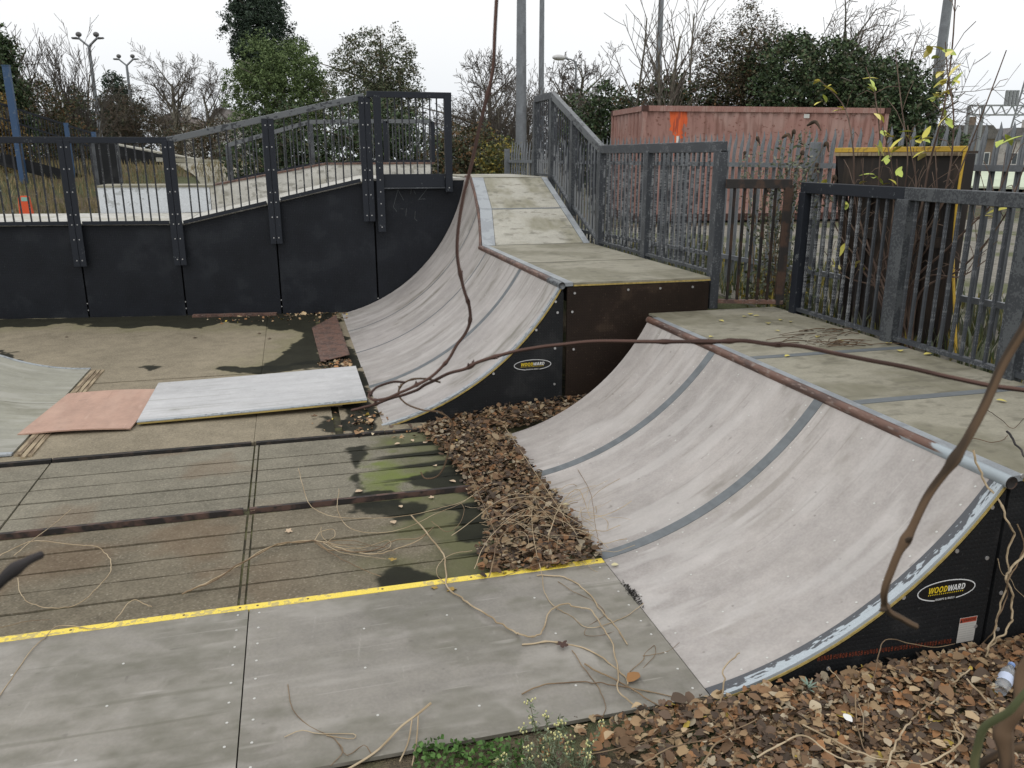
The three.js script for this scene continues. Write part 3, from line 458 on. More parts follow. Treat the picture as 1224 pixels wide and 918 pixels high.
// ---------------------------------------------------------------- low ramp at the other side, loose sheets between the ramps
{
  reseed(505);
  const arc = { x0: -3.93, a0: 1 * D2R, R: 2.13, dir: -1, end: () => 54 * D2R }, z0 = -5.67, z1 = -2.82;
  const t = T('quarter_pipe', 'weathered olive grey ramp with bare timber battens along its foot', 'skate ramp', [-5, 0, -4.2]);
  for (const [a, b] of [[z0 + .06, -4.26], [-4.25, z1 - .06]]) A(t, 'riding_sheet', arcSheet(arc, a, b, .014, .03), M.oldSkate);
  A(t, 'edge_strip', arcSheet(arc, z0, z0 + .058, .016, .032), M.edgePale); A(t, 'edge_strip', arcSheet(arc, z1 - .058, z1, .016, .032), M.edgePale);
  const l = []; for (let i = 0; i <= 20; i++) { const a = arc.a0 + (54 * D2R - arc.a0) * i / 20, [x, y] = arcPoint(arc.x0, arc.a0, arc.R, a, -1); l.push([x, y + .012]); }
  const [xe, ye] = l[20]; l.push([xe, -.02], [-3.93, -.02]); for (const z of [z0 + .01, z1 - .03]) A(t, 'side_panel', prism(l, 'z', z, z + .02), M.black);
  A(t, 'coping', cyl(V(xe - .02, ye + .02, z0), V(xe - .02, ye + .02, z1), .031), M.rust); A(t, 'deck_sheet', box(xe - 1.25, xe - .05, ye + .03, ye + .05, z0, z1), M.deck); A(t, 'deck_side_panel', box(xe - 1.25, xe - .02, -.02, ye + .028, z1 - .03, z1 - .01), M.black); A(t, 'back_panel', box(xe - 1.25, xe - 1.23, -.02, ye + .028, z0, z1 - .031), M.black);
  for (const [x, w] of [[-3.905, .05], [-3.845, .035], [-3.8, .03]]) A(t, 'batten', box(x, x + w, .01, .03 - (x + 3.9) * .05, z0 + .1, z1 + .0 + rr(0, .08)), M.wood);
  const p = T('loose_sheet', 'salmon pink plywood sheet lying flat on the concrete', 'board', [-3.5, 0, -3.9]);
  A(p, 'sheet', (() => { const g = new THREE.BoxGeometry(.9, .012, 1.28, 8, 1, 4), q = g.attributes.position; for (let i = 0; i < q.count; i++) { const x = q.getX(i); q.setY(i, q.getY(i) + .012 * Math.cos(x * 4) + .006 * q.getZ(i)); } g.computeVertexNormals(); g.rotateY(-.08); return triUV(g, 1, 0, 0).translate(-3.52, .034, -3.92); })(), M.pinkPanel);
  const w = T('loose_sheet', 'long whitish sheet with yellow plywood edge leaning on the foot of the taller ramp', 'board', [-2.1, 0, -4]);
  const bend = (x0, x1, z0, z1, y, th) => { const g = new THREE.BoxGeometry(x1 - x0, th, z1 - z0, 14, 1, 1); g.translate((x0 + x1) / 2, 0, (z0 + z1) / 2); const q = g.attributes.position; for (let i = 0; i < q.count; i++) { const f = (q.getX(i) + 3.08) / 2; q.setY(i, q.getY(i) + y + .028 * f + .02 * f * f); } g.computeVertexNormals(); return swapUV(triUV(g)); };
  A(w, 'sheet', bend(-3.09, -1.075, -4.70, -3.42, .052, .008), M.palePanel); A(w, 'edge_strip', bend(-3.09, -1.075, -3.418, -3.365, .052, .008), M.edgePale);
  A(w, 'ply_core', bend(-3.085, -1.08, -4.69, -3.36, .04, .0125), M.ply); A(w, 'support_batten', box(-3.06, -1.3, .012, .036, -3.6, -3.52), M.wood); A(w, 'support_batten', box(-3.06, -1.3, .012, .036, -4.6, -4.52), M.wood);
  const r = T('steel_plate', 'rusty steel transition plate at the foot of the taller ramp', 'plate', [-1.25, 0, -6.4]);
  A(r, 'plate', (() => { const g = prism([[-1.43, -5.32], [-1.09, -5.42], [-1.1, -8.0], [-1.47, -7.35]], 'y', .014, .022); const q = g.attributes.position; for (let i = 0; i < q.count; i++) q.setY(i, q.getY(i) + (q.getX(i) + 1.47) * .12); g.computeVertexNormals(); return g; })(), M.rust);
  const b = T('plank', 'rusty brown plank lying along the foot of the black wall', 'plank', [-2.5, 0, -8.5]);
  A(b, 'board', beam(V(-3.15, .03, -8.66), V(-1.95, .03, -8.5), .1, .035), M.rust);
}

// ---------------------------------------------------------------- black platform wall with its railings
const wz = (x) => -8.38 - .153 * Math.max(0, -x - .45);
const shear = (g) => { const p = g.attributes.position; for (let i = 0; i < p.count; i++) p.setZ(i, p.getZ(i) + wz(p.getX(i))); g.computeVertexNormals(); return g; };
const deckY = (x) => 1.375 + .62 * clamp((x + 3.15) / 2.68);
const railY = (x) => 2.53 + .63 * clamp((x + 3.2) / 2.78);
const wallPosts = [-6.02, -4.63, -3.25, -1.87, -.44];
function bar(p, q, w = .018) { return beam(p, q, w, w, 0, V(0, 0, 1)); }
function wearBar(p, q, w = .018) { const g = new THREE.BoxGeometry(w, 1, w), a = g.attributes.uv, r = rnd(); for (let i = 0; i < a.count; i++) a.setX(i, r + a.getX(i) * .02); const s = g.attributes.position; for (let i = 0; i < s.count; i++) { const f = s.getY(i) + .5; s.setXYZ(i, s.getX(i) + mix(p.x, q.x, f), mix(p.y, q.y, f), s.getZ(i) + mix(p.z, q.z, f)); } return g; }
{
  reseed(606);
  const t = T('ramp_platform', 'black panelled platform wall that steps up to the high deck', 'ramp platform', [-3, 0, -9.5]);
  const xs = [-7.4, ...wallPosts.slice(0)];
  for (let i = 0; i < xs.length - 1; i++) { const a = xs[i] + .012, b = xs[i + 1] - .012, pts = [[a, .01], [b, .01], [b, deckY(b) - .02]]; if (a < -3.15 && b > -3.15) pts.push([-3.15, 1.355]); pts.push([a, deckY(a) - .02]); A(t, 'wall_panel', shear(prism(pts, 'z', -.03, 0)), M.wall); }
  const last = A(t, 'wall_panel', box(-.425, 1.1, .01, 1.975, -8.42, -8.39), M.wall); last.userData.label = 'black wall panel scratched with pale chalk strokes';
  const ck = pz(492, 245, -8.38); A(last, 'chalk_marks', new THREE.PlaneGeometry(.62, .5).translate(ck.x, ck.y, -8.386), new THREE.MeshStandardMaterial({ map: chalkTex, transparent: true, alphaTest: .3, roughness: .9 }));
  A(t, 'backing', shear(prism([[-7.4, .0], [1.0, .0], [1.0, 1.94], [-.44, 1.94], [-3.15, 1.33], [-7.4, 1.33]], 'z', -.06, -.035)), M.black);
  // deck: flat, rising, flat
  const zone = (x0, x1, m) => A(t, 'deck_sheet', shear(prism([[x0, deckY(x0)], [x1, deckY(x1)], [x1, deckY(x1) - .03], [x0, deckY(x0) - .03]], 'z', -2.4, .0)), m);
  zone(-7.4, -5.31, M.concretePale); zone(-5.3, -3.16, M.concretePale); zone(-3.15, -1.81, M.concretePale); zone(-1.8, -.45, M.concretePale); zone(-.44, .95, M.concretePale);
  const bl = []; for (const x of wallPosts) for (const y of [.12, .22]) bl.push([V(x, y, wz(x) + .002), V(0, 0, 1)]);
  dots(t, 'bolts', bl, M.bolt, 1.2);
}
function wallRail(label, xs, rail, bottom, low) {
  const t = T('railing', label, 'railing', [(xs[0] + xs[xs.length - 1]) / 2, low(xs[0]), wz(xs[0])]);
  const P = (x, y, o = .045) => V(x, y, wz(x) + o), bl = [];
  for (let i = 0; i < xs.length - 1; i++) {
    const a = xs[i], b = xs[i + 1], cuts = a < -3.2 && b > -3.2 ? [a, -3.2, b] : [a, b];
    A(t, 'top_rail', beam(P(a, rail(a)), P(b, rail(b)), .07, .085, .006), rail(b) - rail(a) > .02 ? M.handRail : M.railDark);
    A(t, 'bottom_rail', beam(P(a + .1, bottom(a + .1)), P(b - .1, bottom(b - .1)), .04, .05), M.railDark);
    const n = Math.round((b - a - .24) / .112); for (let k = 1; k < n; k++) { const x = mix(a + .11, b - .11, k / n); A(t, 'bar', bar(P(x, bottom(x)), P(x, rail(x) - .04), .02), M.barBlack); }
  }
  for (const x of xs) {
    const top = rail(x) - .005, lo = low(x);
    const po = A(t, 'post', box(x - .084, x - .003, lo, top, wz(x) + .082, wz(x) + .1, .003), M.railDark); A(t, 'post', box(x + .003, x + .084, lo, top, wz(x) + .082, wz(x) + .1, .003), M.railDark);
    A(po, 'post_core', box(x - .05, x + .05, lo + .04, top - .02, wz(x) + .004, wz(x) + .08), M.railDark);
    for (const y of [top - .09, mix(top, lo, .22), mix(top, lo, .4), mix(top, lo, .58), mix(top, lo, .66), mix(top, lo, .78), mix(top, lo, .95)]) for (const s of [-.035, .035]) bl.push([V(x + s, y, wz(x) + .101), V(0, 0, 1)]);
  }
  dots(t, 'bolts', bl, M.bolt, 1.15);
}
wallRail('long dark steel railing on the black wall, level then climbing along its slope', wallPosts.slice(0, 4).concat(-.52), (x) => railY(x), (x) => deckY(x) + .015, (x) => deckY(x) - .6);
{
  const t = T('railing', 'short dark railing panel with boxed lower beam on the highest part of the wall', 'railing', [.1, 1.2, -8.34]), z = -8.31;
  A(t, 'top_rail', beam(V(-.48, 3.165, z), V(.74, 3.165, z), .07, .085, .006), M.railDark);
  A(t, 'post', box(-.4, -.29, 1.23, 3.15, z + .02, z + .06, .004), M.railDark); A(t, 'post', box(.63, .735, 1.8, 3.15, z - .03, z + .05, .004), M.railDark); A(t, 'box_beam', box(-.285, .625, 1.87, 2.06, z - .04, z + .0, .004), M.railDark); A(t, 'beam_lip', box(-.285, .625, 1.85, 1.868, z - .04, z + .012), M.railGrey);
  for (let k = 1; k < 9; k++) { const x = mix(-.29, .63, k / 9); A(t, 'bar', bar(V(x, 2.05, z - .02), V(x, 3.13, z - .02), .02), M.barBlack); }
  const bl = []; for (let k = 0; k < 8; k++) bl.push([V(-.345, 1.3 + k * .17, z + .061), V(0, 0, 1)]); bl.push([V(.68, 1.86, z + .051), V(0, 0, 1)]); dots(t, 'bolts', bl, M.bolt, 1.15);
}
// ledge across the platform with its own railing
{
  reseed(707);
  const o = -2.42, ly = (x) => 1.82 + .02 + .36 * clamp((x + 2.85) / 1.9);
  const t = T('grind_ledge', 'long low ledge across the platform, white painted face at one end and bare grey beyond', 'ledge', [-2, 1.3, -11.2]);
  const put = (name, x0, x1, y0, y1, d0, d1, m) => A(t, name, shear(prism([[x0, y0(x0)], [x1, y0(x1)], [x1, y1(x1)], [x0, y1(x0)]], 'z', o - d1, o - d0)), m);
  const white = mat({ map: rep(flake([.6, .63, .66], [.42, .44, .45], .66, 8, 4), .5), roughness: .6 });
  put('face', -4.78, -2.96, (x) => deckY(x) - .03, (x) => 1.8, 0, .03, white); put('face', -2.95, -1.0, (x) => deckY(x) - .04, (x) => ly(x) - .02, 0, .03, M.concretePale); put('face', -.99, .85, (x) => deckY(x) - .04, (x) => ly(x) - .02, 0, .03, M.concretePale);
  put('top', -4.78, -2.9, () => 1.8, () => 1.835, -.015, .9, M.deck); put('top', -2.89, -1.0, (x) => ly(x) - .02, (x) => ly(x) + .01, -.015, .9, M.rust); put('top', -.99, .9, (x) => ly(x) - .02, (x) => ly(x) + .01, -.015, .9, M.rust);
  put('end', -4.78, -4.74, () => 1.3, () => 1.8, .03, .9, white); put('back', -4.78, .9, () => .7, (x) => 1.8, .88, .9, M.black);
  const r = T('railing', 'worn steel railing standing on the ledge behind the platform', 'railing', [-1, 1.8, -11.4]);
  const P = (x, y) => V(x, y, wz(x) + o - .5), px = [-2.62, -1.2, .12, .95], ry = (x) => 2.5 + .42 * clamp((x + 2.62) / 1.5);
  for (let i = 0; i < 3; i++) { const a = px[i], b = px[i + 1]; A(r, 'top_rail', beam(P(a, ry(a)), P(b, ry(b)), .06, .07), M.handRail); A(r, 'bottom_rail', beam(P(a, ly(a) + .03), P(b, ly(b) + .03), .04, .04), M.railDark); const n = Math.round((b - a) / .115); for (let k = 1; k < n; k++) { const x = mix(a, b, k / n); A(r, 'bar', bar(P(x, ly(x) + .03), P(x, ry(x) - .03), .018), M.railWorn); } }
  for (const x of px) A(r, 'post', beam(P(x, ly(x) + .01), P(x, ry(x)), .1, .06, 0, V(0, 0, 1)), x > 0 ? M.railDark : M.railWorn);
}
// ---------------------------------------------------------------- railings of the ramp decks
{
  reseed(808);
  const t = T('railing', 'grey steel railing beside the taller ramp deck, climbing to the high deck', 'railing', [2.2, 1.2, -5.9]), X = 2.21;
  const dY = (z) => 1.235 + .8 * clamp((-6.1 - z) / 1.95), rY = (z) => 2.395 + .78 * clamp((-5.95 - z) / 2.05), ps = [-2.93, -4.5, -5.95, -7.05, -8.02, -8.88];
  ps.forEach((z, i) => {
    const p = A(t, 'post', box(X - .045, X + .045, i === 0 ? .9 : i > 3 ? 1.85 : dY(z) - .12, rY(z) - .03, z - .05, z + .05, .004), i < 3 ? M.railGrey : M.railWorn);
    if (i === 5) return; const b = ps[i + 1];
    A(t, 'top_rail', beam(V(X, rY(z) + .0, z + (i ? 0 : .05)), V(X, rY(b), b), .07, .1, .006), i > 1 && i < 4 ? M.handRail : M.railGrey);
    A(t, 'bottom_rail', beam(V(X, dY(z) + .01, z - .05), V(X, dY(b) + .01, b + .05), .05, .03), M.railWorn);
    const n = Math.round((z - b) / .105); for (let k = 1; k < n; k++) { const q = mix(z, b, k / n); A(t, 'bar', (i < 2 ? bar : wearBar)(V(X, dY(q) + .02, q), V(X, rY(q) - .04, q), .0165), i < 2 ? M.barPeel : M.barWorn); }
  });
}
{
  reseed(909);
  const t = T('railing', 'short rusty black railing panel closing the corner between the two ramp decks', 'railing', [2.45, .95, -2.7]), a = V(2.22, 0, -2.82), b = V(2.735, 0, -2.64), P = (f, y) => V(mix(a.x, b.x, f), y, mix(a.z, b.z, f));
  A(t, 'top_rail', beam(P(0, 2.07), P(1.08, 2.07), .05, .085, .005), M.rustRail); A(t, 'bottom_rail', beam(P(0, .985), P(1.1, .985), .05, .035), M.rust);
  A(t, 'post', beam(P(1.04, .96), P(1.04, 2.06), .05, .075, .004, V(1, 0, .3)), M.rustRail);
  for (let k = 1; k < 6; k++) A(t, 'bar', bar(P(k / 5.9 - .02, .99), P(k / 5.9 - .02, 2.05), .02), M.rustRail);
}
{
  reseed(1010);
  const t = T('railing', 'chipped grey steel railing along the back of the low ramp deck', 'railing', [2.85, .95, -.8]), X = 2.85, ps = [-2.5, -1.22, -.08, 1.28];
  ps.forEach((z, i) => {
    A(t, 'post', box(X - .045, X + .045,  .885, 2.0, z - (i ? .062 : .045), z + (i ? .062 : .045), .004), i ? M.railWorn : M.railDark);
    if (i === 3) return; const b = ps[i + 1];
    A(t, 'top_rail', beam(V(X, 2.04, z - (i ? 0 : .045)), V(X, 2.04, b), .07, .095, .006), i ? M.railWorn : M.railDark);
    A(t, 'bottom_rail', beam(V(X, .94, z + .045), V(X, .94, b - .06), .05, .03), M.railGrey);
    const n = Math.round((b - z) / .108); for (let k = 1; k < n; k++) { const q = mix(z, b, k / n); A(t, 'bar', bar(V(X, .945, q), V(X, 2.0, q), .02), i === 0 && k < 8 ? M.barPeel : M.railGrey); }
  });
}
// ---------------------------------------------------------------- steel pale fence
{
  reseed(1111);
  const t = T('palisade_fence', 'tall galvanised steel pale fence with pointed tops behind the ramp decks', 'fence', [3.3, GY, -4]);
  const a = V(2.47, 0, -11.6), b = V(4.53, 0, 4), L = a.distanceTo(b), d = b.clone().sub(a).divideScalar(L), nrm = V(d.z, 0, -d.x), P = (s, y, o = 0) => a.clone().addScaledVector(d, s).addScaledVector(nrm, o).setY(y);
  const w = [-.027, -.015, 0, .015, .027], o = [0, .013, .004, .013, 0], top = [1.66, 1.745, 1.81, 1.745, 1.66];
  const vv = [], uu = [], ii = []; for (const f of [0, -.003]) for (let r = 0; r < 3; r++) for (let k = 0; k < 5; k++) { const spread = r === 2 ? 1.12 : 1; vv.push(w[k] * (r === 2 && k !== 2 ? spread : 1), [0, 1.56, top[k]][r], o[k] + f + (r === 2 ? .012 : 0)); uu.push(w[k] * 3, [0, 1.56, top[k]][r]); }
  for (let f = 0; f < 2; f++) for (let r = 0; r < 2; r++) for (let k = 0; k < 4; k++) { const q = f * 15 + r * 5 + k; f ? ii.push(q, q + 5, q + 1, q + 1, q + 5, q + 6) : ii.push(q, q + 1, q + 5, q + 1, q + 6, q + 5); }
  for (let r = 0; r < 2; r++) for (const k of [0, 4]) { const q = r * 5 + k; ii.push(q, q + 5, q + 15, q + 15, q + 5, q + 20); }
  const pg0 = new THREE.BufferGeometry(); pg0.setAttribute('position', new THREE.Float32BufferAttribute(vv, 3)); pg0.setAttribute('uv', new THREE.Float32BufferAttribute(uu, 2)); pg0.setIndex(ii); const pg = pg0.toNonIndexed(); pg.computeVertexNormals();
  const yaw = Math.atan2(nrm.x, nrm.z), base = baseOf.get(t);
  for (let s = .1; s < L; s += .119) { const m = new THREE.Mesh(pg, M.galv); m.name = 'pale'; m.castShadow = m.receiveShadow = true; const p = P(s, GY - .03 + rr(-.006, .006), .03); m.position.copy(p).sub(base); m.rotation.set(rr(-.006, .006), yaw, rr(-.006, .006)); t.add(m); }
  for (const y of [1.15, 2.22]) for (let s = 0; s < L - .1; s += 2.75) A(t, 'rail', beam(P(s, y), P(Math.min(L, s + 2.74), y), .045, .05), M.galv);
  for (let s = .02; s < L; s += 2.75) { A(t, 'post', beam(P(s, GY - .1, -.03), P(s, 2.45, -.03), .1, .055, .003, d), M.galv); }
}
// ---------------------------------------------------------------- upended ramp stored between the fences
{
  reseed(1212);
  const t = T('ramp_section', 'dark brown plywood ramp section stood on end, its rim trimmed in yellow', 'ramp', [3.3, GY, -1.85]), m = M.brownPly;
  A(t, 'top_panel', box(3.2, 3.22, 2.0, 2.33, -2.6, -1.12), m); A(t, 'top_board', box(3.2, 3.32, 2.332, 2.35, -2.62, -1.1), m); A(t, 'yellow_trim', box(3.17, 3.2, 2.345, 2.385, -2.6, -1.075, .004), M.ochre);
  A(t, 'lip', box(3.16, 3.199, 2.315, 2.343, -2.58, -1.11), M.wood);
  A(t, 'back_sheet', box(3.3, 3.315, GY, 2.33, -2.5, -1.12), m);
  A(t, 'side_board', box(3.2, 3.3, GY, 2.33, -1.118, -1.1), m); A(t, 'side_board', beam(V(3.25, GY, -2.25), V(3.25, 2.33, -2.61), .1, .02, 0, V(0, 0, 1)), m);
  for (const z of [-2.2, -1.85, -1.5]) A(t, 'rib', box(3.24, 3.3, GY + .02, 1.99, z, z + .03), m);
  A(t, 'cross_board', box(3.22, 3.24, 1.62, 1.7, -2.38, -1.12), m);
  A(t, 'yellow_trim', tube(smooth([V(3.185, 2.38, -1.085), V(3.185, 2.0, -1.09), V(3.18, 1.6, -1.05), V(3.18, 1.2, -.96), V(3.18, .82, -.87)], 16), .011, 6), M.ochre);
}

// ---------------------------------------------------------------- things beyond the park
{
  reseed(1313);
  const t = T('shipping_container', 'faded pink corrugated shipping container with an orange painted patch', 'container', [0, 0, 0]); t.position.set(6.15, GY + .05, -13.7); t.rotation.y = -Math.atan2(.5, 5.98);
  const L = 6.06, W = 2.44, Hh = 2.56, paint = (k, orange) => mat({ map: tex(orange ? 512 : 256, orange ? 512 : 256, (u, v) => { const a = fbm(u * 6 + k, v * 5, 4, 6, 5), s = fbm(u * 80 + k, v * 6, 4, 80, 6), sp = fbm(u * 40 + 3 + k, v * 40, 4, 40); let c = mix3([.28, .145, .12], [.36, .205, .172], a); c = mix3(c, [.4, .28, .245], ss(.55, .75, fbm(u * 9 + k, v * 3 + 4, 4, 9, 3)) * .5); c = mix3(c, [.16, .07, .05], ss(.52, .75, s) * .6); c = mix3(c, [.15, .055, .035], ss(.66, .74, fbm(u * 110 + k, v * 60, 3, 110, 60)) * ss(.45, .6, sp) * .9); if (orange) { const e = fbm(u * 30, v * 14, 4, 30, 14) - .5, x = (u - .142) * L; if (Math.abs(x) < .2 + e * .1 && v > .66 + e * .5 + Math.abs(x) * .5) c = mix3([.7, .12, .025], [.35, .06, .025], ss(.5, .7, fbm(u * 200, v * 8, 3, 200, 8))); if (Math.abs(x) < .028 + e * .02 && v < .76 && v > .12) c = [.7, .68, .64]; if (Math.abs(x + .16) < .02 && v < .55 && v > .3) c = [.66, .62, .6]; } return c; }), roughness: .6 });
  const corr = (len, ax, m, name) => { const pts = []; const per = .278; for (let s = 0; s < len; s += per) for (const [q, d] of [[0, 0], [.07, 0], [.139, .036], [.209, .036]]) if (s + q < len) pts.push([s + q, d]); pts.push([len, 0]);
    const pos = [], uv = [], idx = []; pts.forEach(([s, d]) => { for (const y of [.16, Hh - .1]) { ax ? pos.push(.03 + d * 1.4, y, -s - .0) : pos.push(s, y, -.03 - d); uv.push(s / len, (y - .16) / (Hh - .26)); } });
    for (let i = 0; i < pts.length - 1; i++) { const a = i * 2; idx.push(a, a + 2, a + 1, a + 1, a + 2, a + 3); }
    const g0 = new THREE.BufferGeometry(); g0.setAttribute('position', new THREE.Float32BufferAttribute(pos, 3)); g0.setAttribute('uv', new THREE.Float32BufferAttribute(uv, 2)); g0.setIndex(idx); const g = g0.toNonIndexed(); g.computeVertexNormals(); return A(t, name, g, m); };
  corr(L, false, paint(1, true), 'side_wall'); corr(W, true, paint(8, false), 'end_wall');
  const p = paint(4, false), dk = mat({ color: rgb(.06, .025, .018), roughness: .8 }), fr = paint(12, false);
  A(t, 'far_wall', box(0, L, .16, Hh - .1, -W, -W + .04), p); A(t, 'far_end', box(L - .04, L, .16, Hh - .1, -W + .05, -.05), p); A(t, 'roof', box(.02, L - .02, Hh - .06, Hh - .02, -W + .03, -.03), p);
  for (const z of [-.07, -W]) { A(t, 'top_rail', box(.1, L - .1, Hh - .12, Hh - .0, z, z + .07), fr); A(t, 'bottom_rail', box(.1, L - .1, 0, .16, z, z + .07), dk); }
  for (const x of [0, L - .07]) { A(t, 'end_rail', box(x, x + .07, Hh - .12, Hh - .002, -W + .1, -.1), fr); A(t, 'end_rail', box(x, x + .07, 0, .16, -W + .1, -.1), dk); for (const z of [-.1, -W]) { A(t, 'corner_post', box(x, x + .1, .12, Hh - .12, z, z + .1), fr); A(t, 'corner_casting', box(x - .005, x + .12, Hh - .12, Hh + .005, z - .005, z + .12), dk); A(t, 'corner_casting', box(x - .005, x + .12, -.005, .12, z - .005, z + .12), dk); } }
  A(t, 'data_plate', box(3.92, 4.06, Hh - .24, Hh - .15, -.028, -.02), M.screw);
}
function lampPole(name, label, u, depth, vTop, r, heads, group) {
  const p = pd(u, Math.max(vTop, 100), depth), top = V(p.x, pd(u, vTop, depth).y, p.z);
  const t = T(name, label, 'lamp post', [p.x, GY - .3, p.z], group);
  A(t, 'pole', tube([V(p.x, GY - .3, p.z), V(p.x, mix(GY, top.y, .5), p.z), top], (f) => mix(r, r * .55, f), 10), M.galv);
  const lampM = mat({ color: rgb(.1, .1, .1), roughness: .5 }), glass = mat({ color: rgb(.5, .5, .5), roughness: .2 });
  if (heads === 2) for (const s of [-1, 1]) {
    const e = V(top.x + s * .36 * RT.x, top.y + .3, top.z + s * .36 * RT.z), q = V(top.x + s * .64 * RT.x, top.y + .32, top.z + s * .64 * RT.z);
    A(t, 'arm', tube([top, e, q], r * .42, 6), M.galv);
    const h = V(top.x + s * .36 * RT.x, top.y + .46, top.z + s * .36 * RT.z);
    const f = A(t, 'floodlight', new THREE.SphereGeometry(.12, 10, 8).scale(1, .85, .8).translate(h.x, h.y, h.z), lampM); A(f, 'bracket', cyl(e, h, .03, 6), M.galv); A(t, 'lamp_head', beam(V(e.x + s * .08 * RT.x, e.y + .03, e.z + s * .08 * RT.z), q, .16, .05), lampM);
  }
  if (heads === 1) { const q = V(top.x - 1.0 * RT.x, top.y + .15, top.z - 1.0 * RT.z); A(t, 'arm', tube(smooth([V(top.x, top.y - .1, top.z), V(top.x - .3 * RT.x, top.y + .1, top.z - .3 * RT.z), q], 8), r * .4, 6), M.galv); A(t, 'lamp_head', new THREE.SphereGeometry(.42, 10, 8).scale(1, .4, .6).translate(q.x, q.y + .05, q.z), glass); }
  return t;
}
lampPole('street_lamp', 'taller twin armed street lamp beside the dark conifers', 112, 34, 57, .11, 2, 'twin armed street lamps');
lampPole('street_lamp', 'smaller twin armed street lamp between the conifers and the bare round tree', 154, 43, 79, .11, 2, 'twin armed street lamps');
lampPole('light_mast', 'thick grey light mast rising out of sight behind the high deck', 623, 22, -150, .17, 0);
lampPole('light_mast', 'slender grey light mast beside the thicker one behind the high deck', 647, 30, -150, .12, 0);
lampPole('street_lamp', 'distant single armed street lamp in front of bare trees', 688, 48, 74, .1, 1);
lampPole('light_mast', 'grey light mast standing among the young bare trees', 786, 32, -150, .14, 0);
lampPole('light_mast', 'grey light mast standing behind the dark ivy mass and the spreading bare tree', 1120, 34, -150, .26, 0);
// substation gantry and lattice mast
{
  reseed(1414);
  const m = mat({ color: rgb(.2, .21, .22), roughness: .6, metalness: .2 }), d = 75, t = T('substation_gantry', 'steel lattice gantry of an electricity substation beyond the pitch', 'gantry', [0, 0, 0]);
  const a = pd(1150, 187, d), b = pd(1290, 187, d), y1 = pd(1150, 127, d).y, y0 = pd(1150, 138, d).y, P = (f, y) => V(mix(a.x, b.x, f), y, mix(a.z, b.z, f));
  t.position.set(a.x, GY, a.z); baseOf.set(t, V(a.x, GY, a.z));
  for (const f of [0, .12, 1]) A(t, 'leg', beam(P(f, GY), P(f, y1), .22, .22, 0, V(0, 0, 1)), m);
  for (const y of [y0, y1]) A(t, 'chord', beam(P(0, y), P(1, y), .14, .14), m);
  const l = []; for (let k = 0; k < 22; k++) l.push(beam(P(k / 22, k % 2 ? y0 : y1), P((k + 1) / 22, k % 2 ? y1 : y0), .09, .09)); A(t, 'lattice', join(l), m, 'stuff');
  for (let k = 0; k < 8; k++) { const f = [.3, .33, .36, .39, .6, .64, .68, .72][k]; A(t, 'insulator', cyl(P(f, y1), P(f, y1 + 1.3), .14, 6), m); }
  const f2 = 150; const t2 = T('lattice_mast', 'tall steel lattice mast beyond the substation', 'mast', [0, 0, 0]), c = pd(1223, 187, 95); t2.position.set(c.x, GY, c.z); baseOf.set(t2, V(c.x, GY, c.z));
  const yt = pd(1223, 40, 95).y, Q = (k, y) => { const w = mix(1.6, .25, (y - GY) / (yt - GY)); return V(c.x + (k & 1 ? w : -w), y, c.z + (k & 2 ? w : -w)); };
  for (let k = 0; k < 4; k++) A(t2, 'leg', beam(Q(k, GY), Q(k, yt), .14, .14, 0, V(0, 0, 1)), m);
  const l2 = []; for (let s = 0; s < 16; s++) for (let k = 0; k < 4; k++) { const k2 = [1, 3, 0, 2][k], ya = mix(GY, yt, s / 16), yb = mix(GY, yt, (s + 1) / 16); l2.push(beam(Q(k, ya), Q(k2, yb), .08, .08)); } A(t2, 'lattice', join(l2), m, 'stuff'); A(t2, 'antenna', cyl(V(c.x, yt - .2, c.z), V(c.x, yt + 3.2, c.z), .22, 6), m);
}
function house(label, u0, u1, depth, vEave, vRidge, wallC, roofC, gable) {
  const a = pd(u0, 187, depth), b = pd(u1, 187, depth), w = a.distanceTo(b), ye = pd(u0, vEave, depth).y - GY, yr = pd(u0, vRidge, depth).y - GY, D = 7;
  const t = T('house', label, 'house', [0, 0, 0]); t.position.set(a.x, GY - .3, a.z); t.rotation.y = -Math.atan2(b.z - a.z, b.x - a.x);
  const wm = mat({ map: rep(flake(wallC, wallC.map((x) => x * .75), .6, 8, u0, 96), .3), roughness: .85 }), rm = mat({ map: rep(flake(roofC, roofC.map((x) => x * .6), .5, 24, u0 + 3, 128), .4), roughness: .85 }), gm = mat({ color: rgb(.05, .06, .07), roughness: .15 }), fm = mat({ color: rgb(.6, .6, .58), roughness: .5 });
  if (gable) { A(t, 'wall', prism([[0, 0], [w, 0], [w, ye + .3], [w / 2, yr + .3], [0, ye + .3]], 'z', -D, 0), wm); for (const s of [0, 1]) A(t, 'roof', beam(V(s ? w + .25 : -.25, ye + .2, -D / 2), V(w / 2 + (s ? -.03 : .03), yr + .42, -D / 2), D + .5, .12), rm); }
  else { A(t, 'wall', box(0, w, 0, ye + .3, -D, 0), wm); A(t, 'roof', prism([[-.3, ye + .3], [w + .3, ye + .3], [w - 1, yr + .3], [1, yr + .3]], 'z', -D - .3, .3), rm); A(t, 'chimney', box(w * .7, w * .7 + .6, yr, yr + 1.2, -D / 2, -D / 2 + .6), wm); }
  const n = Math.max(1, Math.round(w / 3)); for (let i = 0; i < n; i++) for (const y of [1.0, 3.3]) { if (y + 1.2 > ye + .2) continue; const x = (i + .5) * w / n; const f = A(t, 'window', box(x - .55, x + .55, y, y + 1.2, -.02, .04), fm); A(f, 'pane', box(x - .47, x - .03, y + .08, y + 1.12, .0405, .05), gm); A(f, 'pane', box(x + .03, x + .47, y + .08, y + 1.12, .0405, .05), gm); }
}
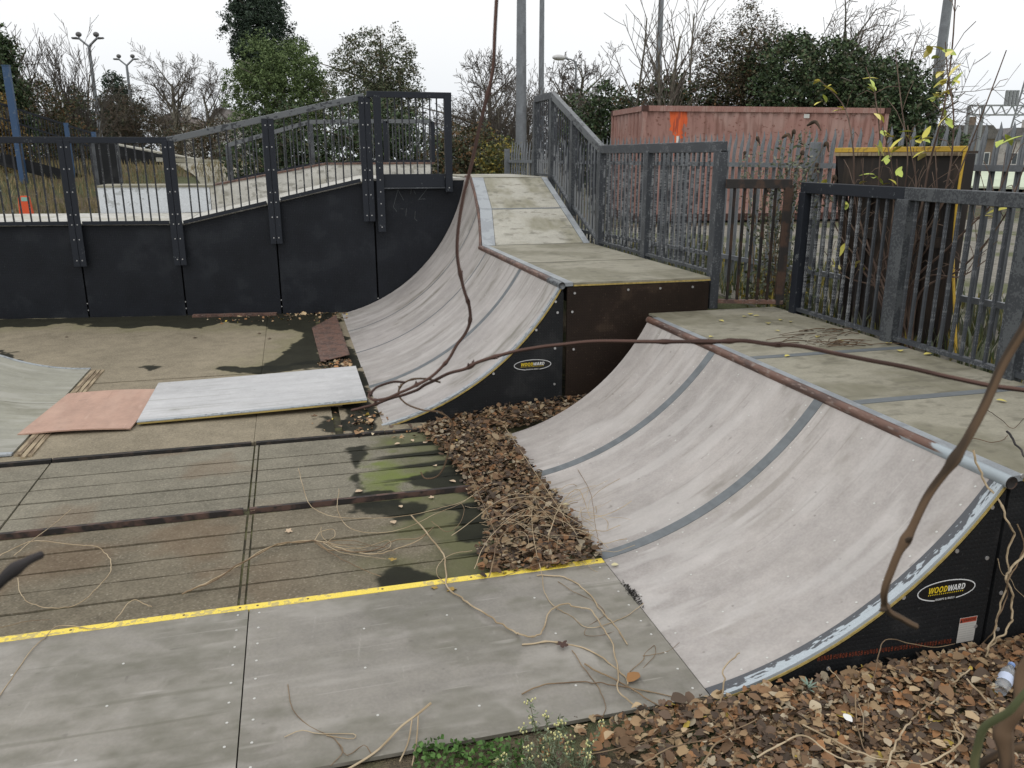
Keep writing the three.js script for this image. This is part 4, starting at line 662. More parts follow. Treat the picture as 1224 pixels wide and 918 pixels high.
house('white gabled house end seen past the bare round tree', 254, 277, 62, 148, 132, [.6, .6, .58], [.16, .14, .13], true);
house('pale house with slate roof below the twin armed lamps', 88, 122, 70, 150, 140, [.4, .36, .32], [.17, .19, .22], false);
house('cream house wall glimpsed between the conifers and the bare round tree', 192, 215, 72, 146, 137, [.55, .53, .48], [.2, .17, .15], false);
house('brown brick house beyond the pitch under the substation gantry', 1128, 1192, 78, 166, 150, [.17, .13, .1], [.13, .12, .115], false);
house('pale house beside the brown brick one beyond the pitch', 1193, 1260, 82, 168, 153, [.42, .4, .37], [.16, .15, .15], false);
// blue steel posts and stair rail, orange marker, far ramp
{
  reseed(1515);
  const blue = mat({ map: rep(flake([.03, .075, .16], [.08, .12, .18], .66, 10, 3), .6), roughness: .5 });
  const p = pd(24, 187, 20), top = pd(20, 82, 20); const t = T('steel_post', 'tall blue square steel post among the shrubs', 'post', [p.x, GY - .2, p.z]); A(t, 'post', box(p.x - .075, p.x + .075, GY - .2, top.y, p.z - .075, p.z + .075, .006), blue); A(t, 'cap', box(p.x - .085, p.x + .085, top.y, top.y + .02, p.z - .085, p.z + .085), blue);
  const s = T('stair_railing', 'dark sloping handrail with blue posts running down past the blue post', 'railing', [0, 0, 0]), a = pd(-12, 120, 19.5), b = pd(112, 160, 21), dk = M.railDark; s.position.set(a.x, GY, a.z); baseOf.set(s, V(a.x, GY, a.z));
  const Q = (f, dy) => V(mix(a.x, b.x, f), mix(a.y, b.y, f) + dy, mix(a.z, b.z, f));
  A(s, 'handrail', beam(Q(0, 0), Q(1, 0), .05, .05), dk); A(s, 'mid_rail', beam(Q(0, -.35), Q(1, -.35), .04, .04), dk); A(s, 'stringer', beam(Q(0, -1.35), Q(1, -1.3), .06, .3), M.black);
  for (let k = 1; k < 30; k++) A(s, 'bar', bar(Q(k / 30, -1.25), Q(k / 30, 0), .018), dk);
  for (const f of [.72, 1]) A(s, 'post', beam(Q(f, -1.5), Q(f, .05), .1, .1, 0, V(0, 0, 1)), blue);
  const c = pd(33, 262, 17.2), h = 27 / FPX * 17.2; const o = T('marker_cone', 'orange marker standing at the far edge of the platform, sticker on its top', 'marker', [c.x, c.y, c.z]);
  const org = mat({ map: rep(flake([.75, .1, .03], [.6, .12, .05], .65, 6, 2), 1), roughness: .6 });
  A(o, 'body', prism([[-.2, 0], [.16, 0], [.1, h * .95], [.06, h], [-.1, h], [-.16, h * .92]].map(([x, y]) => [c.x + x * .75, c.y + y]), 'z', c.z - .12, c.z + .0), org); A(o, 'base_plate', box(c.x - .2, c.x + .2, c.y - .03, c.y, c.z - .2, c.z + .1), M.black); A(o, 'sticker', box(c.x - .06, c.x + .05, c.y + h * .78, c.y + h * .95, c.z + .001, c.z + .006), mat({ color: rgb(.25, .5, .42), roughness: .5 }));
  // dark hoarding and far ramp seen through the railing
  { const e = pd(129, 215, 19), GY = groundH(e.x, e.z) - .1; const hb = T('ramp_section', 'dark weathered ramp panel standing on the grass behind the platform', 'ramp', [e.x, GY, e.z]); A(hb, 'panel', box(e.x - .22, e.x + .2, GY, e.y + .95, e.z - .3, e.z - .2), M.black); A(hb, 'frame', box(e.x - .3, e.x - .225, GY, e.y + .95, e.z - .28, e.z - .2), M.railWorn); A(hb, 'frame', box(e.x + .205, e.x + .28, GY, e.y + .95, e.z - .28, e.z - .2), M.railWorn);
  }
  { const g = pd(172, 190, 25); const GY = groundH(g.x, g.z) - .15; const fr = T('ramp_section', 'far skate bank with black side and pale worn surface', 'ramp', [g.x, GY, g.z]); A(fr, 'side_panel', prism([[g.x - 1.1, GY], [g.x + 1.9, GY], [g.x + 1.5, GY + .25], [g.x - .9, GY + .75]], 'z', g.z, g.z + .05), M.black); A(fr, 'surface', beam(V(g.x - .95, GY + .77, g.z - .9), V(g.x + 1.95, GY + .2, g.z - .9), 1.8, .04), M.deckPale); A(fr, 'kerb', beam(V(g.x + .4, GY + .3, g.z + .2), V(g.x + 2.4, GY + .22, g.z + .5),   .2, .12), M.deckPale); }
  // path sweeping through the grass, laid on the slope
  const gt = (u, v) => { for (let d = 13; d < 90; d += .15) { const q = pd(u, v, d); if (q.y < groundH(q.x, q.z)) return q; } return pd(u, v, 60); };
  const ctr = [[300, 236], [290, 222], [278, 210], [262, 201], [245, 197]].map(([u, v]) => gt(u, v)), sp = smooth(ctr, 26), pos = [], uv = [], idx = [];
  sp.forEach((q, i) => { const t2 = sp[Math.min(sp.length - 1, i + 1)].clone().sub(sp[Math.max(0, i - 1)]).normalize(), n = V(-t2.z, 0, t2.x); for (const s of [-1, -.33, .33, 1]) { const w = q.clone().addScaledVector(n, s * 1.0); pos.push(w.x, groundH(w.x, w.z) + .05, w.z); uv.push(w.x, w.z); } if (i) for (let k = 0; k < 3; k++) { const a = (i - 1) * 4 + k; idx.push(a, a + 4, a + 1, a + 1, a + 4, a + 5); } });
  const pg = new THREE.BufferGeometry(); pg.setAttribute('position', new THREE.Float32BufferAttribute(pos, 3)); pg.setAttribute('uv', new THREE.Float32BufferAttribute(uv, 2)); pg.setIndex(idx); pg.computeVertexNormals(); S('path', pg, M.deck);
}

// ---------------------------------------------------------------- trees and hedges
const gauss = () => (rnd() + rnd() + rnd() - 1.5) * .9;
function leafCloud(list, size, pal, slim = .5) {                     // list of points -> folded leaf faces with their own colours
  const n = list.length, pos = new Float32Array(n * 12), col = new Float32Array(n * 12), idx = new Uint32Array(n * 6), a = V(), b = V(), c = V();
  list.forEach((p, i) => {
    a.set(gauss(), gauss() * .8, gauss()).normalize(); b.set(gauss(), gauss(), gauss()).cross(a).normalize(); c.crossVectors(a, b);
    const s = size * rr(.6, 1.3), w = s * slim, pts = [p.clone().addScaledVector(a, -s * .5), p.clone().addScaledVector(b, w * .5).addScaledVector(c, s * .12), p.clone().addScaledVector(a, s * .5), p.clone().addScaledVector(b, -w * .5).addScaledVector(c, s * .12)];
    const q = pal[Math.floor(rnd() * pal.length)], k = rr(.75, 1.25);
    for (let m = 0; m < 4; m++) { pos.set([pts[m].x, pts[m].y, pts[m].z], i * 12 + m * 3); col.set([q[0] * k, q[1] * k, q[2] * k], i * 12 + m * 3); }
    idx.set([i * 4, i * 4 + 1, i * 4 + 2, i * 4, i * 4 + 2, i * 4 + 3], i * 6);
  });
  const g = new THREE.BufferGeometry(); g.setAttribute('position', new THREE.BufferAttribute(pos, 3)); g.setAttribute('color', new THREE.BufferAttribute(col, 3)); g.setIndex(new THREE.BufferAttribute(idx, 1)); g.computeVertexNormals(); return g;
}
function blob(c, r, clumps, per, cr, o = {}) {                        // leaf positions: clumps through an ellipsoid, most of them near its skin
  const l = [], up = o.shape ?? (() => 1);
  for (let i = 0; i < clumps; i++) {
    const d = V(gauss(), gauss(), gauss()).normalize(), f = Math.pow(rnd(), o.pow ?? .4), lump = .72 + .5 * vn(d.x * 2.3 + 20 + (o.k ?? 0), d.y * 2.3 + d.z * 1.7 + 20, 4096);
    const h = d.y * f, q = V(c.x + d.x * r.x * f * lump * up(h), c.y + h * r.y * (o.flatTop ? 1 : lump), c.z + d.z * r.z * f * lump * up(h)), k = cr * rr(.6, 1.3);
    for (let m = 0; m < per; m++) l.push(V(q.x + gauss() * k, q.y + gauss() * k * (o.tall ?? .8), q.z + gauss() * k));
  }
  return l;
}
function limb(o, p, dir, len, r, lvl) {
  const n = lvl === 0 ? 7 : 4, pts = [p.clone()], d = dir.clone(); let q = p.clone();
  for (let i = 0; i < n; i++) { d.x += gauss() * o.wob; d.y += gauss() * o.wob + o.rise * (lvl ? 1 : .2); d.z += gauss() * o.wob; d.normalize(); q = q.clone().addScaledVector(d, len / n); pts.push(q); }
  const end = Math.max(o.min, r * .35), g = tube(pts, (f) => mix(r, end, f), r > .05 ? 7 : r > .02 ? 5 : 3, false); (r > o.thick ? o.trunk : o.twigs).push(g);
  if (lvl >= o.levels) return;
  const kids = lvl === 0 ? o.kids0 : o.kids;
  for (let k = 0; k < kids; k++) {
    const f = lvl === 0 ? mix(o.clear, 1, (k + rnd()) / kids) : mix(.2, 1, (k + rnd()) / kids), i = Math.min(n - 1, Math.floor(f * n)), b = pts[i].clone().lerp(pts[i + 1], f * n - i), ax = pts[i + 1].clone().sub(pts[i]).normalize();
    const s = V(gauss(), gauss() * .6, gauss()).cross(ax).normalize(), nd = ax.clone().multiplyScalar(Math.cos(o.open)).addScaledVector(s, Math.sin(o.open) * rr(.8, 1.2)).normalize();
    limb(o, b, nd, len * (lvl === 0 ? o.len1 * mix(1.1, .55, f) : o.lenK) * rr(.75, 1.15), Math.max(o.min, mix(r, end, f) * .62), lvl + 1);
  }
}
function bareTree(label, u, depth, vTop, o = {}) {
  const b = pd(u, 110, depth), y0 = GY - .25, y1 = pd(u, vTop, depth).y, Hh = y1 - y0;
  const t = T('bare_tree', label, 'tree', [b.x, y0, b.z], o.group ?? 'bare trees behind the park');
  const c = { wob: .1, rise: .06, levels: 3, kids0: 9, kids: 5, clear: .22, open: .75, len1: .55, lenK: .5, min: .008, thick: .03, trunk: [], twigs: [], ...o };
  const stems = o.stems ?? 1;
  for (let s = 0; s < stems; s++) limb(c, V(b.x + gauss() * (stems > 1 ? o.spread ?? .4 : 0), y0, b.z + gauss() * (stems > 1 ? .4 : 0)), V((o.lean ?? 0) + gauss() * (stems > 1 ? .3 : .04), 1, gauss() * .1).normalize(), Hh * (stems > 1 ? rr(.6, 1) : .92) * (o.hk ?? .8), o.r ?? .14, 0);
  A(t, 'trunk', join(c.trunk.length ? c.trunk : [c.twigs[0].clone()]), o.bark ?? M.bark); if (c.twigs.length) A(t, 'branches', join(c.twigs), o.tw ?? M.twigDark, 'stuff');
  return t;
}
function leafTree(name, label, cat, box4, depth, pal, o = {}) {        // box4 = pixel box of the crown
  const [u0, u1, v0, v1] = box4, um = (u0 + u1) / 2, a = pd(um, v0, depth), b = pd(um, v1, depth), w = (u1 - u0) / FPX * depth / 2, base = pd(um, (v0 + v1) / 2, depth);
  const t = T(name, label, cat, [base.x, GY - .3, base.z], o.group), c = V(base.x, (a.y + b.y) / 2, base.z), r = V(w, (a.y - b.y) / 2, w * (o.deep ?? .8));
  const tr = [], limbs = o.limbs ?? 6; tr.push(tube([V(base.x, GY - .3, base.z), V(base.x + gauss() * .1, c.y - r.y * .4, base.z), V(base.x + gauss() * .2, c.y + r.y * .7, base.z)], (f) => mix(o.r ?? .18, .03, f), 7));
  for (let i = 0; i < limbs; i++) { const h = mix(c.y - r.y * .8, c.y + r.y * .5, i / limbs), d = V(gauss() * r.x * 1.1, r.y * .35, gauss() * r.z); tr.push(tube(smooth([V(base.x, Math.max(GY, h), base.z), V(base.x + d.x * .5, h + d.y * .6, base.z + d.z * .5), V(base.x + d.x, h + d.y, base.z + d.z)], 5), (f) => mix(.06, .015, f), 5)); }
  A(t, 'trunk', join(tr), o.bark ?? M.bark);
  const sz = o.size ?? .12, inner = Math.round((o.core ?? 1) * r.x * r.y * .9 / (sz * sz));
  if (inner) A(t, 'inner_foliage', leafCloud(blob(c, r.clone().multiplyScalar(.78), Math.ceil(inner / 8), 8, (o.cr ?? .22) * 1.4, { ...o, pow: .6 }), sz * 1.7, pal, Math.max(.5, o.slim ?? .5)), M.leaf);
  A(t, 'crown', leafCloud(blob(c, r, o.clumps ?? 420, o.per ?? 26, o.cr ?? .22, o), o.size ?? .12, pal, o.slim), M.leaf);
  return t;
}
const PAL = {
  cypress: [[.022, .042, .026], [.032, .058, .033], [.044, .072, .04], [.018, .034, .022]],
  round: [[.085, .13, .042], [.125, .18, .06], [.165, .225, .085], [.06, .095, .032]],
  olive: [[.075, .098, .05], [.115, .138, .07], [.06, .076, .04], [.13, .11, .065]],
  ivy: [[.03, .055, .02], [.046, .082, .028], [.07, .11, .042], [.022, .04, .017], [.07, .07, .035]],
  mixed: [[.04, .055, .022], [.065, .07, .03], [.035, .045, .02], [.11, .08, .04], [.13, .07, .025]],
  brown: [[.075, .055, .038], [.1, .07, .045], [.055, .045, .03], [.06, .06, .03]],
  autumn: [[.2, .11, .03], [.26, .17, .04], [.1, .07, .03], [.06, .065, .025]],
  yellowGreen: [[.09, .1, .03], [.14, .13, .035], [.05, .07, .02], [.28, .22, .04]],
  grass: [[.22, .17, .08], [.28, .22, .11], [.16, .13, .06], [.12, .12, .05]],
  greyLeaf: [[.16, .18, .12], [.1, .12, .07], [.2, .2, .15], [.08, .1, .05]],
};
reseed(2020);
leafTree('conifer_tree', 'tall dark narrow conifer rising above the round green tree', 'tree', [264, 358, -45, 115], 46, PAL.cypress, { clumps: 1000, per: 32, cr: .3, size: .17, shape: (h) => h > .2 ? 1.05 - h * .55 : 1, tall: .8, pow: .35, slim: .4, deep: .9 });
leafTree('round_tree', 'bright green rounded tree in front of the tall conifer', 'tree', [274, 402, 44, 190], 34, PAL.round, { clumps: 1300, per: 34, cr: .2, size: .11, pow: .3, core: 1.5, slim: .45, k: 3 });
leafTree('leafy_tree', 'olive leaved tree with loose outline beside the round green tree', 'tree', [388, 520, 28, 190], 30, PAL.olive, { clumps: 1000, per: 22, cr: .22, size: .105, pow: .45, core: 1.3, slim: .4, k: 9 });
leafTree('conifer_tree', 'dark spiky conifer behind the brown thicket under the street lamps', 'tree', [112, 180, 84, 200], 48, PAL.cypress, { clumps: 420, per: 22, cr: .28, size: .2, shape: (h) => 1 - h * .45, slim: .35, k: 5 });
leafTree('conifer_tree', 'low dark conifer beside the spiky one under the street lamps', 'tree', [72, 128, 108, 205], 46, PAL.cypress, { clumps: 320, per: 22, cr: .28, size: .18, shape: (h) => 1 - h * .45, slim: .35, k: 15 });
leafTree('shrub', 'brown bare-looking thicket below the twin armed street lamps', 'shrub', [96, 208, 98, 205], 42, PAL.brown, { clumps: 560, per: 22, cr: .26, size: .13, slim: .25, pow: .5, k: 7 });
leafTree('ivy_tree', 'ivy covered tree trunk at the edge of the shrubs', 'tree', [-16, 42, 24, 215], 23, PAL.ivy, { clumps: 420, per: 26, cr: .17, size: .09, pow: .5, slim: .7, k: 2, r: .2, shape: (h) => .75 - h * .35 });
leafTree('shrub', 'autumn leaved shrub with orange leaves beside the blue post', 'shrub', [-30, 42, 105, 235], 21.5, PAL.autumn, { clumps: 300, per: 18, cr: .18, size: .08, pow: .6, slim: .6, k: 4, r: .05, group: 'shrubs behind the platform' });
leafTree('shrub', 'dark leafy shrub below the bare thicket behind the stair handrail', 'shrub', [20, 112, 90, 230], 25, PAL.mixed, { clumps: 320, per: 20, cr: .2, size: .09, pow: .5, slim: .5, k: 8, r: .06, group: 'shrubs behind the platform' });
leafTree('hedge_bush', 'dark ivy bush behind the ledge railing, under the round green tree', 'bush', [268, 412, 126, 266], 21, PAL.ivy, { clumps: 420, per: 26, cr: .18, size: .085, slim: .7, core: 2.4, k: 12, r: .06, pow: .35 });
leafTree('hedge_bush', 'dark green bush behind the highest railing panel', 'bush', [374, 536, 112, 266], 19.5, PAL.ivy, { clumps: 460, per: 26, cr: .18, size: .085, slim: .7, core: 2.4, k: 22, r: .06, pow: .35 });
leafTree('hedge_bush', 'tangled green bush with yellowing leaves beside the high deck', 'bush', [494, 630, 144, 272], 18.5, PAL.mixed, { clumps: 480, per: 24, cr: .17, size: .075, slim: .6, core: 2.4, k: 32, r: .05, pow: .4 });
leafTree('hedge_bush', 'yellow green bush in front of the thick light mast', 'bush', [570, 625, 162, 235], 17, PAL.yellowGreen, { clumps: 130, per: 20, cr: .15, size: .07, slim: .6, k: 36, r: .04 });
leafTree('hedge_bush', 'low ivy bush between the high deck railing and the container', 'bush', [668, 770, 96, 240], 26, PAL.ivy, { clumps: 440, per: 24, cr: .22, size: .1, slim: .7, k: 42, r: .06 });
leafTree('hedge_bush', 'green bush with yellow leaves behind the container corner', 'bush', [735, 872, 78, 215], 25, PAL.mixed.concat(PAL.ivy), { clumps: 560, per: 24, cr: .22, size: .1, slim: .6, k: 52, r: .06 });
leafTree('shrub', 'tall russet and green shrub above the middle of the container', 'shrub', [815, 965, 8, 190], 25, PAL.mixed.concat(PAL.autumn.slice(2), PAL.brown), { clumps: 1150, per: 24, cr: .24, size: .09, slim: .35, pow: .5, k: 62, tall: 1.2, r: .08 });
leafTree('hedge_bush', 'large dark ivy mass behind the container', 'bush', [876, 1056, 30, 225], 23.5, PAL.ivy, { clumps: 900, per: 30, cr: .22, size: .1, slim: .75, k: 72, r: .08, pow: .3 });
leafTree('hedge_bush', 'dark ivy covered bush past the end of the container', 'bush', [992, 1130, 62, 235], 22, PAL.ivy, { clumps: 680, per: 30, cr: .2, size: .095, slim: .75, k: 82, r: .08, pow: .3 });
leafTree('hedge_bush', 'distant low hedge at the end of the pitch', 'bush', [1085, 1160, 150, 205], 60, PAL.ivy, { clumps: 200, per: 20, cr: .4, size: .25, slim: .7, k: 92, r: .06 });
leafTree('hedge_bush', 'distant brown hedge below the bare round tree', 'bush', [176, 312, 140, 205], 48, PAL.brown.concat(PAL.mixed), { clumps: 420, per: 20, cr: .35, size: .16, slim: .3, k: 93, r: .06, core: 1 });
leafTree('hedge_bush', 'distant dark hedge behind the stair handrail', 'bush', [-60, 110, 120, 215], 38, PAL.mixed, { clumps: 520, per: 20, cr: .3, size: .13, slim: .4, k: 94, r: .06 });
leafTree('hedge_bush', 'brown twiggy thicket filling the gap behind the hanging stem', 'bush', [500, 640, 112, 215], 29, PAL.brown, { clumps: 620, per: 22, cr: .26, size: .11, slim: .16, k: 95, r: .05, pow: .5, core: .7 });
leafTree('hedge_bush', 'brown twiggy thicket behind the high deck railing', 'bush', [610, 745, 100, 215], 33, PAL.brown, { clumps: 620, per: 22, cr: .28, size: .12, slim: .16, k: 96, r: .05, pow: .5, core: .7 });
// bare trees
bareTree('bare tree with long arching limbs above the ivy covered trunk', 8, 24.5, -80, { r: .17, kids0: 12, kids: 5, clear: .5, open: .95, len1: .5, lenK: .5, rise: .05, wob: .1, lean: .0, levels: 3, hk: .7 });
bareTree('bare many-stemmed thicket tree beside the ivy covered trunk', 62, 27, 40, { r: .06, stems: 14, spread: 1.5, kids0: 8, kids: 4, clear: .25, open: .5, len1: .5, levels: 3, rise: .1, min: .007 });
bareTree('bare round crowned tree between the street lamps and the conifer', 208, 60, 58, { r: .26, kids0: 13, kids: 5, clear: .18, open: .8, len1: .55, lenK: .55, min: .012, thick: .05, rise: .08, levels: 4, hk: .8 });
bareTree('smaller bare tree beside the round crowned one', 250, 58, 78, { r: .18, kids0: 10, kids: 5, clear: .22, open: .85, len1: .55, lenK: .52, min: .012, thick: .05, rise: .06, levels: 4 });
for (const [u, d, v, k, lab] of [[535, 24, 118, 6, 'low bare thicket beside the highest railing panel'], [575, 27, 92, 8, 'bare thicket tree between the hanging stem and the thick light mast'], [605, 30, 78, 8, 'bare thicket tree just in front of the light masts'], [670, 34, 82, 7, 'bare thicket tree behind the slender light mast'], [700, 38, 76, 7, 'bare thicket tree behind the distant single armed lamp']])
  bareTree(lab, u, d, v, { r: .07, stems: k, spread: 1.3, kids0: 8, kids: 4, clear: .25, open: .6, len1: .5, levels: 3, rise: .08, min: .007 });
bareTree('full bare tree far behind the light masts', 694, 52, 56, { r: .24, levels: 4, kids0: 12, kids: 5, clear: .25, open: .8, len1: .55, min: .015, thick: .05, hk: .85 });
bareTree('bare tree far behind the thicket left of the light masts', 590, 56, 64, { r: .24, levels: 4, kids0: 12, kids: 5, clear: .3, open: .8, len1: .55, min: .015, thick: .05, hk: .85 });
bareTree('slim young bare tree behind the corner of the container', 757, 24, -60, { tw: M.twig, r: .06, kids0: 12, kids: 4, clear: .3, open: .6, len1: .4, levels: 2, rise: .06 });
bareTree('young bare tree with mossy trunk beside the mast behind the container', 798, 23, -90, { tw: M.twig, r: .08, kids0: 13, kids: 5, clear: .3, open: .55, len1: .42, levels: 2, rise: .07, stems: 2, spread: .35 });
bareTree('young bare tree next to the mossy one, over the russet shrub', 828, 24.5, -70, { tw: M.twig, r: .06, kids0: 11, kids: 4, clear: .35, open: .6, len1: .42, levels: 2, rise: .06 });
bareTree('wide spreading bare tree above the dark ivy mass', 1015, 26, -60, { tw: M.twig, r: .16, stems: 5, spread: .5, kids0: 9, kids: 6, clear: .3, open: .75, len1: .52, lenK: .5, levels: 3, rise: .04, wob: .11 });
bareTree('bare tree spreading past the mast behind the ivy covered bush', 1085, 27, -20, { tw: M.twig, r: .12, stems: 3, spread: .6, kids0: 9, kids: 6, clear: .3, open: .85, len1: .55, levels: 3, rise: .03, lean: .15 });
// dry grass behind the platform and weeds at the fence: nobody could count the blades
function bladeField(name, label, n, place, hgt, pal) {
  const pos = [], col = [], idx = [];
  for (let i = 0; i < n; i++) { const p = place(), h = hgt * rr(.5, 1.2), a = rnd() * 6.28, w = h * .035 + .004, lx = gauss() * h * .4, lz = gauss() * h * .4, q = pal[Math.floor(rnd() * pal.length)], k = rr(.7, 1.2), c = Math.cos(a) * w, s = Math.sin(a) * w, b = pos.length / 3;
    pos.push(p.x - c, p.y, p.z - s, p.x + c, p.y, p.z + s, p.x + lx * .35 + c * .7, p.y + h * .6, p.z + lz * .35 + s * .7, p.x + lx * .35 - c * .7, p.y + h * .6, p.z + lz * .35 - s * .7, p.x + lx, p.y + h, p.z + lz);
    for (let m = 0; m < 5; m++) col.push(q[0] * k, q[1] * k, q[2] * k); idx.push(b, b + 1, b + 2, b, b + 2, b + 3, b + 3, b + 2, b + 4); }
  const g = new THREE.BufferGeometry(); g.setAttribute('position', new THREE.Float32BufferAttribute(pos, 3)); g.setAttribute('color', new THREE.Float32BufferAttribute(col, 3)); g.setIndex(idx); g.computeVertexNormals();
  tag(S(name, g, M.leaf, 'stuff'), label, 'grass');
}
bladeField('dry_grass', 'dry tan grass on the mound behind the platform', 15000, () => { let x, z; do { x = rr(-12, 1); z = rr(-27, -15); } while (fbm(x * .35 + 50, z * .35, 3) < .46); return V(x, groundH(x, z) - .02, z); }, .2, PAL.grass);
bladeField('weed_grass', 'thin weeds and grass between the railing and the steel pale fence', 5200, () => { const x = rr(2.95, 5.2), z = rr(-9, 1); return V(x, GY, z); }, .22, PAL.yellowGreen.concat(PAL.greyLeaf));

// ---------------------------------------------------------------- leaf litter
reseed(3030);
function leafGeo(kind) {
  const pos = [], idx = [];
  if (kind === 0) { const n = 6; for (let r = 0; r <= n; r++) { const y = r / n, w = .36 * Math.pow(Math.sin(Math.PI * clamp(y * .96 + .02)), .8), lift = .1 * Math.sin(y * 3.1) + .14 * y * y; for (const s of [-1, 0, 1]) pos.push(s * w * (1 + .08 * Math.sin(r * 2.3 + s)), lift + (s ? w * .3 : 0), y - .5); } for (let r = 0; r < n; r++) for (let k = 0; k < 2; k++) { const a = r * 3 + k; idx.push(a, a + 3, a + 1, a + 1, a + 3, a + 4); } }
  else { const n = kind === 1 ? 20 : 16; pos.push(0, 0, 0); for (let k = 0; k < n; k++) { const a = k / n * 6.283, r = kind === 1 ? .26 + .26 * Math.pow(Math.abs(Math.cos(a * 2.5)), 1.5) * (a < 1.2 || a > 5 ? 1.15 : .9) : .42 + .08 * Math.cos(a * 3) + .05 * Math.sin(a * 7); pos.push(Math.cos(a) * r, r * .16 + .1 * Math.sin(a * 2 + kind), Math.sin(a) * r); } for (let k = 0; k < n; k++) idx.push(0, 1 + (k + 1) % n, 1 + k); }
  const g = new THREE.BufferGeometry(); g.setAttribute('position', new THREE.Float32BufferAttribute(pos, 3)); g.setIndex(idx); g.computeVertexNormals(); return g;
}
const LG = [leafGeo(0), leafGeo(1), leafGeo(2)];
const LCOL = [[.21, .125, .066], [.28, .165, .085], [.14, .085, .048], [.35, .23, .125], [.085, .057, .038], [.4, .275, .15], [.24, .125, .058], [.47, .35, .21], [.17, .112, .075], [.33, .165, .07], [.48, .4, .28], [.1, .07, .048]];
function litter(name, label, n, place, size, bright = 1, rare = .012) {
  const t = new THREE.Group(); t.name = name; t.userData = { label, category: 'leaves', kind: 'stuff' }; scene.add(t);
  LG.forEach((g, k) => {
    const c = Math.round(n * [.56, .2, .24][k]), m = new THREE.InstancedMesh(g, M.litter, c), o = new THREE.Object3D(), col = new THREE.Color(); m.name = 'leaf_layer'; m.userData.kind = 'stuff'; m.castShadow = m.receiveShadow = true;
    for (let i = 0; i < c; i++) {
      const p = place(); o.position.copy(p); o.rotation.set(gauss() * .75, rnd() * 6.28, gauss() * .75); if (rnd() < .25) o.rotation.x += Math.PI;
      const s = size * (rnd() < .4 ? rr(.28, .6) : rnd() < .1 ? rr(1.3, 1.9) : rr(.6, 1.3)); o.scale.set(s * rr(.6, 1.2), s * rr(.3, 1.6), s * rr(.85, 1.15)); o.updateMatrix(); m.setMatrixAt(i, o.matrix);
      const y = k === 0 && rnd() < rare, q = y ? [.5, .37, .07] : LCOL[Math.floor(rnd() * LCOL.length)], b = bright * (y ? 1 : rr(.65, 1.15)); col.setRGB(q[0] * b, q[1] * b, q[2] * b); m.setColorAt(i, col);
    }
    t.add(m);
  });
}
litter('leaf_litter', 'deep brown fallen leaves covering the ground beside the low ramp and the floor panels', 24000, () => { let x, z; do { x = rr(-.95, 3.1); z = rr(1.345, 2.75); } while (rnd() > ss(-1.0, .15, x) * (z < 1.42 ? .7 : 1)); return V(x, groundH(x, z) + Math.pow(rnd(), 1.5) * .05 + .004, z); }, .044, .86, .012);
{
  // heap caught between the ramps: outline of its foot on the floor, higher along the middle
  const poly = [[500, 516], [520, 512], [560, 500], [610, 480], [655, 474], [609, 522], [645, 570], [722, 668], [655, 682], [580, 690], [572, 660], [590, 630], [570, 600], [545, 560], [520, 530]].map(([u, v]) => gp(u, v, .0));
  const inside = (x, z) => { let c = false; for (let i = 0, j = poly.length - 1; i < poly.length; j = i++) { const a = poly[i], b = poly[j]; if ((a.z > z) !== (b.z > z) && x < (b.x - a.x) * (z - a.z) / (b.z - a.z) + a.x) c = !c; } return c; };
  const gap = (x) => x < -.05 ? -2.78 : 1;
  litter('leaf_heap', 'heap of brown leaves caught between the two ramps and the concrete floor', 8200, () => { let x, z; do { x = rr(-1.3, 1.5); z = rr(-2.83, .1); } while (!(inside(x + gauss() * .05, z + gauss() * .05) && !(x > .0 && z > -2.33) || (x > -.2 && x < 1.4 && z < -2.36 && z > -2.81 && rnd() < .9))); const e = clamp(Math.min(seg(x, z, -.45, -1.2, -.5, -.3), 1) * 2) * ss(-1.1, -.5, x); return V(x, .012 + Math.pow(rnd(), 1.3) * (.06 * e + .012) + (z < -2.36 && x > -.1 ? .04 + x * .06 : 0), z); }, .047, .6, .003);
  litter('leaf_scatter', 'thin scatter of leaf bits along the foot of the black wall and the taller ramp', 520, () => { const k = rnd(); if (k > .86) { const q = gp(rr(425, 525), rr(492, 528), 0); return V(q.x, .022, q.z); } if (k < .4) { const x = -3.2 + 2.3 * Math.pow(rnd(), .6); return V(x, .018, wz(x) + .05 + rnd() * rnd() * .9); } if (k < .75) return V(-1.1 - rnd() * rnd() * .5, .02, rr(-5.4, -4.75)); return V(-1.08 - rnd() * rnd() * .6, .018, rr(-3.35, -2.7)); }, .045, 1.1, .05);
}
const flat = (g, s) => g.clone().scale(s, s * .6, s);
function looseLeaf(label, group, p, c, s = .05, k = 0) { const g = flat(LG[k], s * rr(.8, 1.2)); g.rotateY(rnd() * 6.28).rotateX(gauss() * .2); const t = T('fallen_leaf', label, 'leaf', [p.x, p.y, p.z], group); g.translate(p.x, p.y + .003, p.z); A(t, 'blade', g, mat({ color: rgb(...c), roughness: .8 })); }
for (const [u, v] of [[862, 384], [897, 376], [904, 378], [918, 387], [929, 396], [945, 385], [977, 403], [1005, 408], [933, 383], [850, 403], [1062, 411], [1076, 420], [1109, 424], [890, 379], [1197, 480], [941, 426], [955, 372]]) looseLeaf('small yellow fallen leaf on the back of the low ramp deck', 'yellow leaves on the low ramp deck', gp(u, v, .906), [.55, .47, .12], .055);
for (const [u, v] of [[475, 531], [508, 529], [493, 527], [520, 557], [541, 576], [560, 586], [516, 595], [479, 606], [470, 625], [429, 588], [345, 635], [303, 610], [547, 563], [556, 570], [572, 588]]) looseLeaf('pale fallen leaf on the damp grooved concrete', 'pale leaves on the grooved concrete', gp(u, v, .004), [.5, .38, .26], .05, Math.floor(rnd() * 3));
